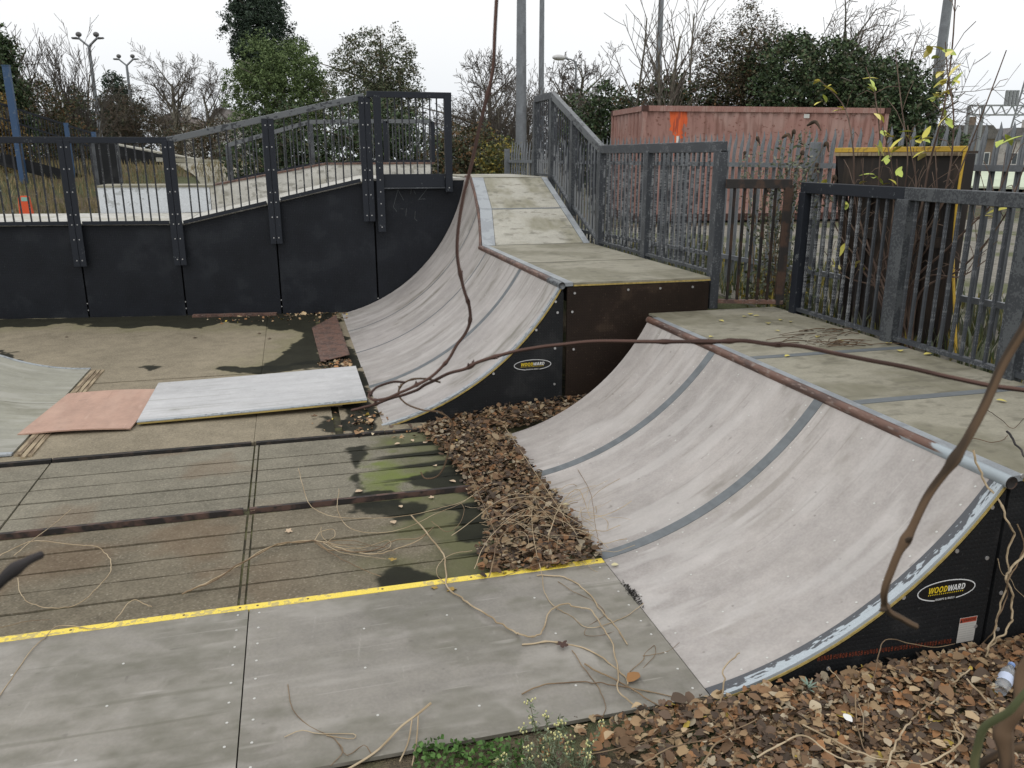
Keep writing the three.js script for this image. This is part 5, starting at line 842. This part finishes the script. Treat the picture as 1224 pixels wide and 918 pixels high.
for (const [u, v] of [[470, 669], [519, 703], [540, 705]]) looseLeaf('ochre fallen leaf beside the yellow strip', 'ochre leaves beside the yellow strip', gp(u, v, .012), [.33, .22, .05], .055, 1);
looseLeaf('curled dark brown leaf caught on a stem on the floor panel', null, gp(672, 771, .03), [.06, .03, .022], .075, 1);
looseLeaf('serrated orange brown leaf lying by the stems on the floor panel', null, gp(757, 811, .02), [.26, .13, .045], .07, 0);
for (const [u, v] of [[728, 679], [671, 588], [640, 610]]) looseLeaf('small pale yellow leaf on the edge of the low ramp', 'pale leaves on the low ramp edge', V(.03, .012, gp(u, v, 0).z), [.55, .5, .3], .045);
for (const [u, v] of [[80, 403], [233, 404], [322, 405], [310, 399], [340, 446]]) looseLeaf('small dark leaf on the sandy concrete before the black wall', 'dark leaves on the sandy concrete', gp(u, v, .014), [.1, .07, .045], .06, 1);

// ---------------------------------------------------------------- dry stems lying about
function stem(name, label, cat, pts, r, m, group, knots = 0, sides = 7) {
  const t = T(name, label, cat, [pts[0].x, pts[0].y, pts[0].z], group), L = pts.reduce((a, p, i) => a + (i ? p.distanceTo(pts[i - 1]) : 0), 0), n = Math.round(clamp(knots ? L / .004 : pts.length * 7, 12, 420)), kn = Array.from({ length: knots }, () => rr(.06, .94));
  const sp = smooth(pts, n), per = L / n; sp.forEach((p, i) => { const q = i * per / .035, a = r * (knots > 3 ? 1.6 : 2.4); p.x += (vn(q, r * 9e3) - .5) * a; p.y += (vn(q + 40, r * 9e3) - .5) * a * .5; p.z += (vn(q + 90, r * 9e3) - .5) * a; });
  A(t, 'stem', tube(sp, (f) => { let k = mix(r, r * .7, f); for (const q of kn) k += r * .42 * Math.exp(-Math.pow((f - q) * L / (r * 1.7), 2)); return k; }, sides), m);
  if (knots > 2) { const bl = []; for (const q of kn) { const i = Math.min(n - 2, Math.round(q * n)), d = sp[i + 1].clone().sub(sp[i]).normalize(), o = V(gauss(), gauss(), gauss()).cross(d).normalize(), e = o.clone().multiplyScalar(.8).addScaledVector(d, -.6).normalize(); bl.push(tube([sp[i].clone().addScaledVector(o, r * .4), sp[i].clone().addScaledVector(o, r * .6).addScaledVector(e, r * 1.1), sp[i].clone().addScaledVector(o, r * .6).addScaledVector(e, r * 2.4)], (f) => mix(r * .75, r * .12, f * f), 6)); } A(t, 'buds', join(bl), m, 'stuff'); }
  return t;
}
const onFloor = (list, y = .02, sc, ox, oy) => list.map(([a, b], i) => gp(ox + a / sc, oy + b / sc, y - .005 + .004 * Math.sin(i * 2.1)));
const GV = 'dry stems lying across the floor';
{
  const a = (l, y) => onFloor(l, y, 4.371, 480, 560), b = (l, y) => onFloor(l, y, 4.373, 620, 640), c = (l, y) => onFloor(l, y, 3.709, 230, 560), d = (l, y) => onFloor(l, y, 3.53, 0, 640), e = (l, y) => onFloor(l, y, 2, 0, 603);
  stem('dry_vine', 'long pale dry stem winding from the leaf heap across the floor panel', 'stem', [...a([[50, 245], [150, 360], [215, 440], [235, 540], [240, 620], [300, 665], [380, 720], [500, 800], [600, 860]], .03), ...b([[0, 515], [90, 525], [140, 470], [165, 400], [250, 357], [300, 375], [370, 385], [440, 480], [490, 570], [515, 700], [530, 820], [620, 905]], .035)], .0048, M.dry, GV, 3);
  stem('dry_vine', 'thin pale stem looping from the leaf heap towards the gap at the low ramp foot', 'stem', [...a([[690, 160], [680, 260], [690, 360], [710, 460], [735, 560]], .06), ...b([[140, 310], [200, 380], [270, 420], [350, 480], [400, 480], [500, 450], [580, 410], [650, 355]], .022)], .0026, M.dry, GV);
  stem('dry_vine', 'pale stem lying straight on the floor panel near the leaf heap', 'stem', b([[90, 208], [220, 215], [300, 250], [370, 310], [430, 390], [500, 470], [570, 572]], .022), .0042, M.dry, GV, 1);
  stem('dry_vine', 'pale stem with a curled leaf caught on it on the floor panel', 'stem', b([[15, 570], [180, 555], [270, 570], [370, 600], [440, 640], [500, 690], [560, 745], [575, 780]], .022), .0045, M.dry, GV, 2);
  stem('dry_vine', 'long thin brown stem along the edge of the floor panel', 'stem', b([[20, 830], [120, 785], [280, 768], [400, 770], [550, 790], [700, 820], [880, 855], [980, 855]], .024), .0032, M.dryBrown, GV, 1);
  stem('dry_vine', 'brown stem crossing the thin one towards the leaf litter', 'stem', b([[340, 670], [430, 720], [550, 780], [650, 840], [750, 905]], .03), .0042, M.dryBrown, GV, 1);
  stem('dry_vine', 'thin stem hanging over the floor panel edge', 'stem', b([[280, 600], [330, 680], [400, 770], [430, 820], [455, 900], [430, 960]], .022), .0024, M.dryBrown, GV);
  stem('dry_vine', 'curled tendril on the floor panel near the low ramp foot', 'stem', b([[580, 710], [650, 650], [660, 620], [710, 575], [710, 625], [650, 695]], .02), .0018, M.dryBrown, GV); stem('dry_vine', 'thin tendril crossing towards the low ramp foot', 'stem', b([[650, 630], [720, 620], [790, 600], [840, 560]], .02), .0016, M.dryBrown, GV);
  stem('dry_vine', 'dark thin stem on the floor panel by the yellow strip', 'stem', b([[205, 240], [280, 290], [385, 340], [440, 385], [445, 420], [370, 470], [345, 520], [420, 525], [500, 500]], .02), .0018, M.dryBrown, GV);
  for (const o of [0, 1]) stem('dry_vine', 'strand of the twisted bundle of dry stems on the grooved concrete', 'stem', c([[-45, 555], [0, 535], [100, 488 + o * 8], [200, 432 - o * 6], [300, 368 + o * 8], [400, 335 - o * 5], [480, 322 + o * 6], [540, 320], [600, 330 + o * 30], [650, 352 + o * 10], [720, 370], [820, 378 - o * 20], [900, 358 - o * 40], [1000, 320 - o * 10], [1070, 260]], .025 + o * .006), .0046, o ? M.dryBrown : M.dry, 'twisted bundle of dry stems');
  for (const [k, l] of [[[540, 322], [570, 280], [620, 270], [632, 300], [600, 330], [640, 352], [760, 350], [870, 318], [875, 350], [820, 372]], [[560, 326], [640, 335], [740, 340], [860, 352], [900, 375]], [[580, 330], [660, 372], [760, 388], [860, 402]], [[600, 325], [650, 318], [720, 322], [800, 345]], [[570, 260], [575, 300], [610, 330], [680, 345], [770, 362]]].entries()) stem('dry_vine', 'frayed strand at the loose end of the twisted bundle of stems', 'stem', c(l, .03 + k * .003), rr(.0018, .003), k % 2 ? M.dryBrown : M.dry, 'frayed strands of the twisted bundle');
  stem('dry_vine', 'thin stem branching off the twisted bundle towards the tar patch', 'stem', c([[545, 330], [640, 390], [740, 440], [835, 480]], .02), .003, M.dryBrown, GV);
  stem('dry_vine', 'long pale stem arching over the grooved concrete into the leaf heap', 'stem', c([[470, 0], [490, 80], [520, 160], [560, 190], [640, 215], [780, 220], [900, 215], [1000, 200], [1100, 175], [1200, 145], [1280, 90], [1330, 60]], .05), .0026, M.dry, GV);
  stem('dry_vine', 'pale stem below the arching one on the grooved concrete', 'stem', c([[650, 90], [645, 190], [700, 265], [780, 285], [880, 280], [980, 250], [1080, 200], [1180, 160], [1240, 120]], .04), .0024, M.dry, GV);
  stem('dry_vine', 'looping thin stem by the leaf heap edge', 'stem', c([[1060, 235], [1130, 280], [1180, 250], [1205, 180], [1190, 150]], .04), .0022, M.dryBrown, GV);
  stem('dry_vine', 'thin stem curling beside the yellow strip', 'stem', c([[1240, 365], [1150, 380], [1095, 420], [1085, 470], [1130, 515]], .03), .0022, M.dry, GV);
  stem('dry_vine', 'thin pale stem wandering over the yellow strip onto the plain floor panel', 'stem', d([[640, 300], [620, 295], [570, 272], [540, 285], [500, 340], [460, 380], [390, 395], [330, 385], [240, 385], [200, 420], [130, 490], [60, 590], [0, 675], [-40, 740]], .022), .0028, M.dry, GV);
  stem('dry_vine', 'wide loop of dry stem on the grooved concrete', 'stem', d([[-40, 110], [0, 85], [80, 45], [130, 25], [200, 25], [330, 42], [400, 45], [450, 80], [470, 115], [460, 160], [400, 230], [340, 285], [280, 303], [200, 305], [140, 290], [95, 260], [78, 220], [75, 180]], .022), .003, M.dry, GV);
  stem('dry_vine', 'thin stem crossing the wide loop at the floor edge', 'stem', d([[60, 85], [130, 25], [205, -30], [300, -110]], .03), .0026, M.dry, GV); stem('dry_vine', 'short thin stem lying along the yellow strip', 'stem', d([[-40, 400], [0, 390], [100, 365], [210, 355]], .018), .002, M.dryBrown, GV);
  const f = T('dry_twig', 'forked dry twig standing off the floor panel beside the green weeds', 'twig', [-.7, .01, 1.0], null);
  const fp = (u, v, y) => { const q = gp(u / 2, 603 + v / 2, y); return q; };
  A(f, 'stem', tube(smooth([fp(820, 640, .015), fp(900, 590, .02), fp(960, 530, .04), fp(1000, 500, .05), fp(1030, 475, .06)], 18), (k) => mix(.0045, .0055, k), 6), M.dry); A(f, 'fork', tube(smooth([fp(985, 515, .045), fp(975, 570, .02), fp(955, 615, .015)], 10), .003, 5), M.dry); A(f, 'fork', tube(smooth([fp(1000, 505, .05), fp(995, 570, .02), fp(985, 625, .015)], 10), .003, 5), M.dry);
  const h = T('dry_twig', 'small branched twig curled on the floor panel', 'twig', [-.85, .01, .9], null); A(h, 'stem', tube(smooth(e([[688, 430], [700, 490], [740, 530], [800, 560], [830, 600], [870, 575], [890, 600]], .02), 18), .0018, 5), M.dryBrown); A(h, 'fork', tube(smooth(e([[680, 556], [720, 540], [760, 548], [850, 550], [845, 560], [780, 552]], .024), 14), .002, 5), M.dry); A(h, 'fork', tube(smooth(e([[800, 560], [820, 590], [790, 625]], .02), 8), .0016, 5), M.dryBrown);
}
// tangle of fine stems over the corner of the leaf heap
reseed(4040);
{
  const l = []; const c0 = V(-.12, .05, -.55); for (let i = 0; i < 120; i++) { const p = V(c0.x + gauss() * .3, rr(.02, .08), c0.z + gauss() * .5), a = rnd() * 6.28, k = rr(-5, 5), len = rr(.1, .45), pts = []; let q = p.clone(), an = a, up = rr(-.1, .5); for (let s = 0; s < 7; s++) { pts.push(q.clone()); an += k * len / 7 * rr(.5, 1.5); up -= .14; q = q.clone().add(V(Math.cos(an) * len / 7, up * len / 7, Math.sin(an) * len / 7)); q.y = Math.max(.012, q.y); if (q.x > .0) q.y = Math.max(q.y, .02 + Math.max(0, q.x) * .2 + q.x * q.x * .25); } l.push(tube(smooth(pts, 10), rr(.001, .0024), 4, false)); }
  const o = S('stem_tangle', join(l), M.dry, 'stuff'); tag(o, 'tangle of fine dry stems over the corner of the leaf heap', 'stems');
}
for (const [i, pts] of [[[600, 505], [690, 640]], [[560, 560], [600, 655]], [[540, 640], [620, 590], [700, 630]], [[585, 690], [600, 640], [640, 615], [690, 600]], [[567, 680], [580, 650], [610, 620], [640, 605]], [[600, 690], [650, 672], [705, 668]], [[655, 640], [672, 600], [690, 585], [706, 620]], [[690, 560], [706, 590], [712, 630], [720, 665]]].entries())
  stem('dry_vine', 'wiry dry stem arching over the leaf heap', 'stem', pts.map(([u, v], k) => gp(u, v, .04 + .09 * Math.sin(Math.PI * (k + .3) / (pts.length)))), rr(.002, .0034), i % 2 ? M.dryBrown : M.dry, 'wiry stems over the leaf heap');
// climbers over the end of the low ramp and stems rooted in the leaf litter
{
  const w = (l, zs) => l.map(([a, b], i) => { const u = 960 + a / 4.636, v = 640 + b / 4.636; const z = zs[Math.min(i, zs.length - 1)]; return z === 'g' ? gp(u, v, groundH(1, 1.6) + .03) : pz(u, v, z); });
  const G = 'climbing stems on the end of the low ramp';
  stem('climbing_vine', 'tan climbing stem with hooked top hanging over the low ramp coping and side', 'stem', [...[[1163, 538], [1170, 560], [1180, 580], [1195, 600], [1205, 625]].map(([u, v], i) => pz(u, v, 1.2 + i * .045)), ...w([[1170, 0], [1130, 120], [1140, 230], [1110, 330], [1070, 450], [1060, 540], [1000, 680], [880, 770], [800, 850], [700, 940]], [1.39, 1.39, 1.4, 1.4, 1.42, 1.44, 'g', 'g', 'g', 'g'])], .0052, M.dry, G, 2);
  stem('climbing_vine', 'thicker brown climbing stem beside the low ramp end', 'stem', w([[1330, -40], [1224, 110], [1130, 210], [1150, 300], [1160, 430], [1120, 530], [1000, 640], [850, 790], [760, 900]], [1.42, 1.42, 1.41, 1.42, 1.43, 1.45, 'g', 'g', 'g']), .006, M.dry, G, 2);
  stem('climbing_vine', 'thin climbing stem twisting round the others at the low ramp end', 'stem', w([[1190, -60], [1224, 60], [1180, 170], [1130, 260], [1130, 330], [1080, 460], [1050, 540], [990, 600], [900, 720]], [1.38, 1.39, 1.42, 1.42, 1.4, 1.44, 1.46, 'g', 'g']), .0035, M.dryBrown, G, 1);
  stem('climbing_vine', 'thin forked stem along the low ramp side beside the others', 'stem', w([[1080, 130], [1100, 210], [1150, 240], [1180, 300], [1224, 340]], [1.37]), .0022, M.dry, G);
  stem('dry_vine', 'thin dry stem arched against the lettering on the ramp side', 'stem', w([[360, 960], [375, 850], [400, 750], [425, 640], [445, 590], [480, 575], [600, 600], [740, 618], [840, 600]], ['g', 'g', 1.5, 1.46, 1.42, 1.4, 1.37, 1.36, 1.36]), .0026, M.dryBrown, null);
  stem('dry_vine', 'curved pale stem growing out of the litter at the ramp corner', 'stem', [[835, 885], [850, 862], [858, 845], [866, 815], [863, 803], [875, 788], [884, 781]].map(([u, v], i) => pz(u, v, 1.47 - i * .02)), .0042, M.dry, null, 1);
  const LS = [[[838, 918], [850, 895], [880, 872], [870, 850]], [[1060, 918], [1075, 880], [1110, 840], [1160, 800]], [[990, 798], [1010, 820], [1030, 850], [1032, 880]], [[1022, 830], [1024, 860], [1032, 895]], [[1090, 918], [1125, 905], [1150, 880], [1120, 870]], [[905, 905], [960, 880], [1000, 905], [1060, 912]], [[760, 918], [800, 895], [860, 880], [905, 860]], [[1156, 812], [1180, 838], [1200, 860]], [[1205, 800], [1212, 780], [1224, 775]], [[690, 905], [760, 890], [830, 872]], [[1130, 918], [1148, 892], [1140, 868]], [[960, 866], [1040, 904], [1100, 912]]];
  LS.forEach((pts, i) => stem('dry_vine', 'dry stem tangled in the leaf litter beside the low ramp', 'stem', pts.map(([u, v], k) => gp(u, v, .1 + .03 * Math.sin(k * 2 + i))), rr(.0022, .0045), i % 3 ? M.dry : M.dryBrown, 'dry stems in the leaf litter', 1));
}
// ---------------------------------------------------------------- branches close to the camera
{
  const D = (l, d0, d1) => l.map(([u, v], i) => pd(u, v, mix(d0, d1, i / (l.length - 1))));
  stem('hanging_vine', 'long reddish brown woody stem hanging from above into a knot', 'stem', D([[594, -40], [593, 0], [591, 60], [583, 110], [567, 180], [553, 240], [546, 300], [552, 340], [560, 365], [559, 390], [548, 410], [535, 432], [515, 450], [495, 462], [476, 470], [458, 477], [446, 478], [440, 472], [450, 464], [468, 457], [484, 457]], 1.15, 1.34), .0028, M.vine, null, 9, 9);
  stem('hanging_vine', 'reddish brown woody stem stretching across in front of both ramps', 'stem', D([[1300, 476], [1224, 467], [1160, 457], [1090, 441], [1015, 426], [940, 412], [870, 408], [790, 408], [700, 409], [640, 416], [590, 427], [555, 440], [520, 454], [498, 466], [470, 475], [440, 486], [420, 490]], 1.0, 1.36), .0032, M.vine, null, 9, 9);
  stem('hanging_vine', 'thin tendril looping out of the knot and hooking downwards', 'stem', D([[527, 457], [510, 453], [492, 454], [481, 460], [477, 467], [478, 474], [486, 483], [505, 490], [524, 492], [538, 502], [541, 514], [537, 535], [530, 560], [522, 570], [508, 572], [503, 564]], 1.35, 1.42), .0017, M.vineBrown, null, 4, 7);
  stem('hanging_vine', 'thick brown stem hanging before the low ramp, its tip bent sideways', 'stem', D([[1262, 322], [1224, 392], [1190, 455], [1150, 530], [1115, 585], [1085, 635], [1066, 680], [1058, 712], [1061, 728], [1075, 738], [1092, 745]], .78, .86), .0046, M.vineBrown, null, 3, 10);
  stem('broken_stub', 'dark broken branch stub close by at the floor edge', 'branch', D([[-40, 728], [-5, 700], [20, 678], [36, 668], [47, 664]], .62, .66), .0046, M.stubDark, null, 1, 9);
  stem('woody_vine', 'green woody stem curving up at the corner of the leaf litter', 'stem', D([[1160, 960], [1172, 905], [1185, 870], [1205, 842], [1240, 815]], .75, .7), .0042, M.stemGreen, null, 0, 9);
  stem('woody_vine', 'thick brown woody stem behind the green one at the corner', 'stem', D([[1192, 960], [1200, 890], [1210, 840], [1240, 780]], .8, .78), .0075, M.vineBrown, null, 1, 9);
  stem('woody_vine', 'brown woody stem lying low at the corner of the leaf litter', 'stem', D([[1160, 930], [1180, 905], [1205, 898], [1250, 890]], .85, .8), .0045, M.vineBrown, null, 1, 9);
}
// ---------------------------------------------------------------- sapling with yellow leaves behind the low deck railing
reseed(5050);
{
  const t = T('sapling', 'thin stemmed sapling with few yellow leaves growing behind the low deck railing', 'sapling', [3.02, GY, -1.2]), b = V(3.02, GY, -1.2);
  const P = (u, v, x = 3.02) => pX(u, v, x), st = [[[1055, 330], [1075, 260], [1085, 190], [1078, 130], [1070, 60]], [[1066, 320], [1098, 260], [1110, 200], [1128, 130], [1138, 60], [1143, -20], [1146, -60]], [[1080, 330], [1100, 290], [1140, 220], [1165, 160], [1190, 95], [1203, 60]], [[1040, 300], [1022, 240], [1020, 180], [1010, 130], [980, 95]], [[1058, 310], [1050, 240], [1052, 170], [1045, 110], [1035, 80]], [[1075, 320], [1112, 270], [1132, 220], [1140, 140], [1133, 90], [1130, 50]], [[1050, 340], [1010, 290], [985, 240], [975, 200]], [[1090, 340], [1130, 300], [1160, 270], [1185, 245], [1200, 215], [1215, 170]], [[1045, 330], [1075, 290], [1095, 230], [1088, 175], [1085, 150]], [[1100, 350], [1150, 320], [1200, 260], [1224, 200]], [[1060, 340], [1030, 290], [1000, 245], [960, 225], [940, 205]], [[1070, 350], [1062, 300], [1068, 250], [1066, 200], [1055, 150]], [[1085, 345], [1100, 310], [1118, 280], [1120, 230], [1118, 180]], [[1048, 345], [1030, 320], [1022, 280], [1032, 230], [1030, 190]], [[1078, 355], [1110, 330], [1150, 330], [1180, 310]], [[1066, 350], [1040, 340], [1010, 330], [985, 300]], [[1090, 350], [1102, 300], [1092, 262], [1100, 215]], [[1060, 355], [1085, 320], [1095, 275], [1075, 235], [1072, 190]]];
  const ends = [];
  st.forEach((l, i) => { const pts = [b.clone().add(V(gauss() * .05, 0, gauss() * .1)), ...l.map(([u, v]) => P(u, v, 3.02 + gauss() * .04))]; const sp = smooth(pts, 24); A(t, 'stem', tube(sp, (f) => mix(i === 1 ? .012 : i % 2 ? .011 : .0085, .0035, f), 5), M.saplingBark); for (let k = 0; k < 8; k++) { const q = sp[6 + Math.floor(rnd() * 17)], e = q.clone().add(V(gauss() * .1, rr(.0, .3), gauss() * .3)); A(t, 'twig', tube([q, q.clone().lerp(e, .5).add(V(0, .03, 0)), e], .003, 4), M.saplingBark); ends.push(e); } });
  const lg = LG[0], ym = [mat({ color: rgb(.6, .55, .1), roughness: .6 }), mat({ color: rgb(.7, .62, .22), roughness: .6 }), mat({ color: rgb(.42, .5, .1), roughness: .6 })];
  const lf = [[990, 105], [978, 98], [985, 118], [1005, 130], [1040, 95], [1042, 105], [1056, 160], [1062, 165], [1048, 140], [1085, 165], [1098, 170], [1072, 172], [1103, 165], [1110, 60], [1118, 70], [1122, 90], [1128, 100], [1118, 115], [1126, 125], [1132, 112], [1115, 120], [1140, 100], [1128, 145], [1060, 190], [1050, 180], [1100, 185], [1108, 160], [1036, 210], [1050, 216], [1066, 218], [1075, 205], [984, 220], [1002, 230], [1010, 245], [1195, 172], [1205, 168], [1188, 250], [1202, 245], [1180, 260], [1000, 320], [1020, 318], [1030, 322], [1003, 300], [1012, 298], [1145, 95], [1135, 65]];
  lf.flatMap(([u, v]) => [[u, v], [u + gauss() * 9, v + gauss() * 9]]).forEach(([u, v]) => { const p = P(u, v, 3.0 + gauss() * .06), g = lg.clone().scale(.065, .065, .115 * rr(.6, 1.3)); g.rotateX(gauss()).rotateY(rnd() * 6.28).rotateZ(gauss() * .8); g.translate(p.x, p.y, p.z); A(t, 'leaf', g, ym[Math.floor(rnd() * 3)]); });
}
// shrub with brown seed heads and grey leaves between the fences
{
  const t = T('seed_head_shrub', 'lanky shrub with grey leaves and drooping brown seed heads before the container', 'shrub', [3.05, GY, -3.3]), b = V(3.05, GY, -3.3), pts = [], heads = [];
  const st = [[905, 168], [890, 185], [935, 165], [950, 160], [960, 185], [975, 200], [985, 175], [920, 230], [895, 260], [1000, 215], [965, 150], [940, 205]];
  st.forEach(([u, v]) => { const e = pX(u, v, 3.05 + gauss() * .15), m = b.clone().lerp(e, .55).add(V(gauss() * .1, .15, gauss() * .1)); const sp = smooth([b.clone().add(V(gauss() * .15, 0, gauss() * .25)), m, e], 16); A(t, 'stem', tube(sp, (f) => mix(.007, .0025, f), 5), M.dryBrown); for (let k = 4; k < 16; k++) for (let n = 0; n < 9; n++) pts.push(sp[k].clone().add(V(gauss() * .12, gauss() * .1, gauss() * .12))); const d = V(0, -.05, gauss() * .18); heads.push([e, e.clone().add(V(gauss() * .03, .03, d.z * .5)), e.clone().add(V(0, -.05, d.z))]); });
  heads.forEach((h) => A(t, 'seed_head', tube(smooth(h, 7), (f) => .006 + .012 * Math.sin(Math.PI * clamp(f + .1)), 6), M.vineBrown)); A(t, 'foliage', leafCloud(pts, .05, PAL.greyLeaf, .4), M.leaf);
  const w = T('weed_clump', 'leafy green weeds seen through the rusty railing panel', 'weeds', [3.2, GY, -3.2]), l = []; for (let i = 0; i < 700; i++) l.push(V(3.15 + gauss() * .3, GY + Math.abs(gauss()) * .45, -3.3 + gauss() * .55)); A(w, 'foliage', leafCloud(l, .06, PAL.greyLeaf.concat(PAL.yellowGreen), .5), M.leaf);
}
// dead twigs on the low deck
{
  const l = []; for (let i = 0; i < 46; i++) { const p = gp(rr(955, 1040), rr(393, 414), .91), a = rr(-.5, .5) + (rnd() < .5 ? 3.1 : 0), n = rr(.08, .35); l.push(tube(smooth([p, p.clone().add(V(Math.cos(a) * n * .5, .01, Math.sin(a) * n * .5 + gauss() * .03)), p.clone().add(V(Math.cos(a) * n, 0, Math.sin(a) * n + gauss() * .06))], 6), rr(.0015, .004), 4)); }
  tag(S('twig_litter', join(l), M.vineBrown, 'stuff'), 'thin dead twigs scattered on the low deck by the railing', 'twigs');
  stem('dry_twig', 'curled brown twig on the low deck near the coping end', 'twig', [[1150, 527], [1165, 524], [1185, 529], [1200, 525], [1205, 520]].map(([u, v]) => gp(u, v, .914)), .0024, M.vineBrown, null); stem('dry_twig', 'dark broken stick leaning over the low deck corner', 'twig', [[1204, 516], [1214, 530], [1228, 548]].map(([u, v]) => gp(u, v, .97)), .006, M.stubDark, null);
  stem('dry_twig', 'thin curling twig beside the dark stick on the low deck', 'twig', [[1180, 490], [1195, 500], [1210, 512], [1224, 500]].map(([u, v]) => gp(u, v, .916)), .0022, M.vineBrown, null);
}
// ---------------------------------------------------------------- small plants at the edge of the litter, plastic bottle
reseed(6060);
function weedPlant(label, u, v, vTop, n, leafC, budC) {
  const b = gp(u, v, .03), h = pz(u, vTop, b.z).y - .03, t = T('flowering_weed', label, 'weed', [b.x, .02, b.z]), ym = mat({ color: rgb(...budC), roughness: .7 }), lv = [], buds = [];
  for (let i = 0; i < n; i++) { const a = gauss() * .12, c = gauss() * .1, k = i ? rr(.45, .95) : 1, top = V(b.x + a, .02 + h * k, b.z + c), sp = smooth([b.clone().add(V(gauss() * .03, -.02, gauss() * .03)), b.clone().lerp(top, .5).add(V(gauss() * .02, 0, 0)), top], 10); A(t, 'stem', tube(sp, (f) => mix(.0022, .001, f), 4), M.stemGreen); for (let m = 2; m < 11; m++) for (let q = 0; q < 5; q++) lv.push(sp[Math.min(10, m)].clone().add(V(gauss() * .022, gauss() * .016, gauss() * .022))); for (let m = 0; m < 7; m++) buds.push(new THREE.SphereGeometry(.0038, 6, 4).scale(1, 1.4, 1).translate(top.x + gauss() * .022, top.y + gauss() * .02, top.z + gauss() * .022)); }
  A(t, 'leaves', leafCloud(lv, .024, leafC, .28), M.leaf); A(t, 'buds', join(buds), ym, 'stuff');
}
weedPlant('grey green weed with pale yellow buds at the edge of the floor panel', 656, 935, 848, 9, [[.16, .2, .12], [.12, .16, .08], [.2, .23, .15]], [.62, .6, .28]);
weedPlant('lower grey green budding weed beside the taller one', 622, 935, 880, 6, [[.16, .2, .12], [.12, .16, .08]], [.62, .6, .28]); weedPlant('slim budding weed nearest the low ramp', 690, 930, 860, 5, [[.16, .2, .12], [.12, .16, .08]], [.62, .6, .28]);
{
  const t = T('clover_patch', 'low green clover patch under the floor panel edge', 'weeds', gp(560, 905, .02).toArray()), l = []; for (let i = 0; i < 420; i++) { const p = gp(rr(495, 625), rr(893, 925), 0); l.push(V(p.x, rr(.01, .05), p.z)); } A(t, 'foliage', leafCloud(l, .024, [[.06, .14, .025], [.09, .19, .04], [.05, .1, .02]], .8), M.leaf);
  const c = gp(966, 822, .08), s = T('small_plant', 'small blue green seedling in the litter at the ramp side', 'plant', [c.x, .05, c.z]), sm = mat({ color: rgb(.17, .24, .19), roughness: .6 }); for (let i = 0; i < 9; i++) { const g = LG[0].clone().scale(.012, .02, .05).translate(0, .0, .024).rotateX(-rr(.2, .9)).rotateY(i * .72); g.translate(c.x, .07 + i * .003, c.z); A(s, 'leaf', g, sm); }
  const q = gp(1196, 826, .1), bo = T('plastic_bottle', 'crushed clear plastic bottle lying in the leaf litter', 'bottle', [q.x, .06, q.z]), dir = V(.75, .12, -.5).normalize(), gl = new THREE.MeshPhysicalMaterial({ color: rgb(.85, .9, .95), roughness: .12, transmission: .75, thickness: 0, ior: 1.4 });
  A(bo, 'body', tube(Array.from({ length: 14 }, (_, i) => q.clone().addScaledVector(dir, i * .014)), (f) => .031 * (f < .08 ? .8 : f > .75 ? mix(1, .42, (f - .75) / .25) : 1 + .06 * Math.sin(f * 40)), 14), gl); const e = q.clone().addScaledVector(dir, .182); A(bo, 'cap', cyl(e, e.clone().addScaledVector(dir, .02), .015, 12), mat({ color: rgb(.2, .3, .55), roughness: .4 })); A(bo, 'label_band', tube([q.clone().addScaledVector(dir, .05), q.clone().addScaledVector(dir, .1)], .0325, 14, false), mat({ color: rgb(.55, .62, .78), roughness: .4 }));
  const k = gp(1013, 862, .1), pa = T('paper_scrap', 'small white scrap of paper on the leaf litter', 'paper', [k.x, .09, k.z]); A(pa, 'scrap', LG[0].clone().scale(.04, .02, .055).rotateZ(.3).translate(k.x, .115, k.z), mat({ color: rgb(.72, .72, .7), roughness: .7 }));
}
{
  const l = []; for (let i = 0; i < 240; i++) { const z = .42 + gauss() * .13, w = .014 * Math.exp(-Math.pow((z - .42) / .14, 2)) + .003; l.push(V(.004 + gauss() * w * 1.6, .008 + rnd() * .012, z)); }
  tag(S('gap_moss', leafCloud(l, .016, [[.012, .012, .009], [.02, .018, .012]], .35), M.leaf, 'stuff'), 'black mossy dirt in the joint at the low ramp foot', 'moss');
}
renderer.render(scene, camera);
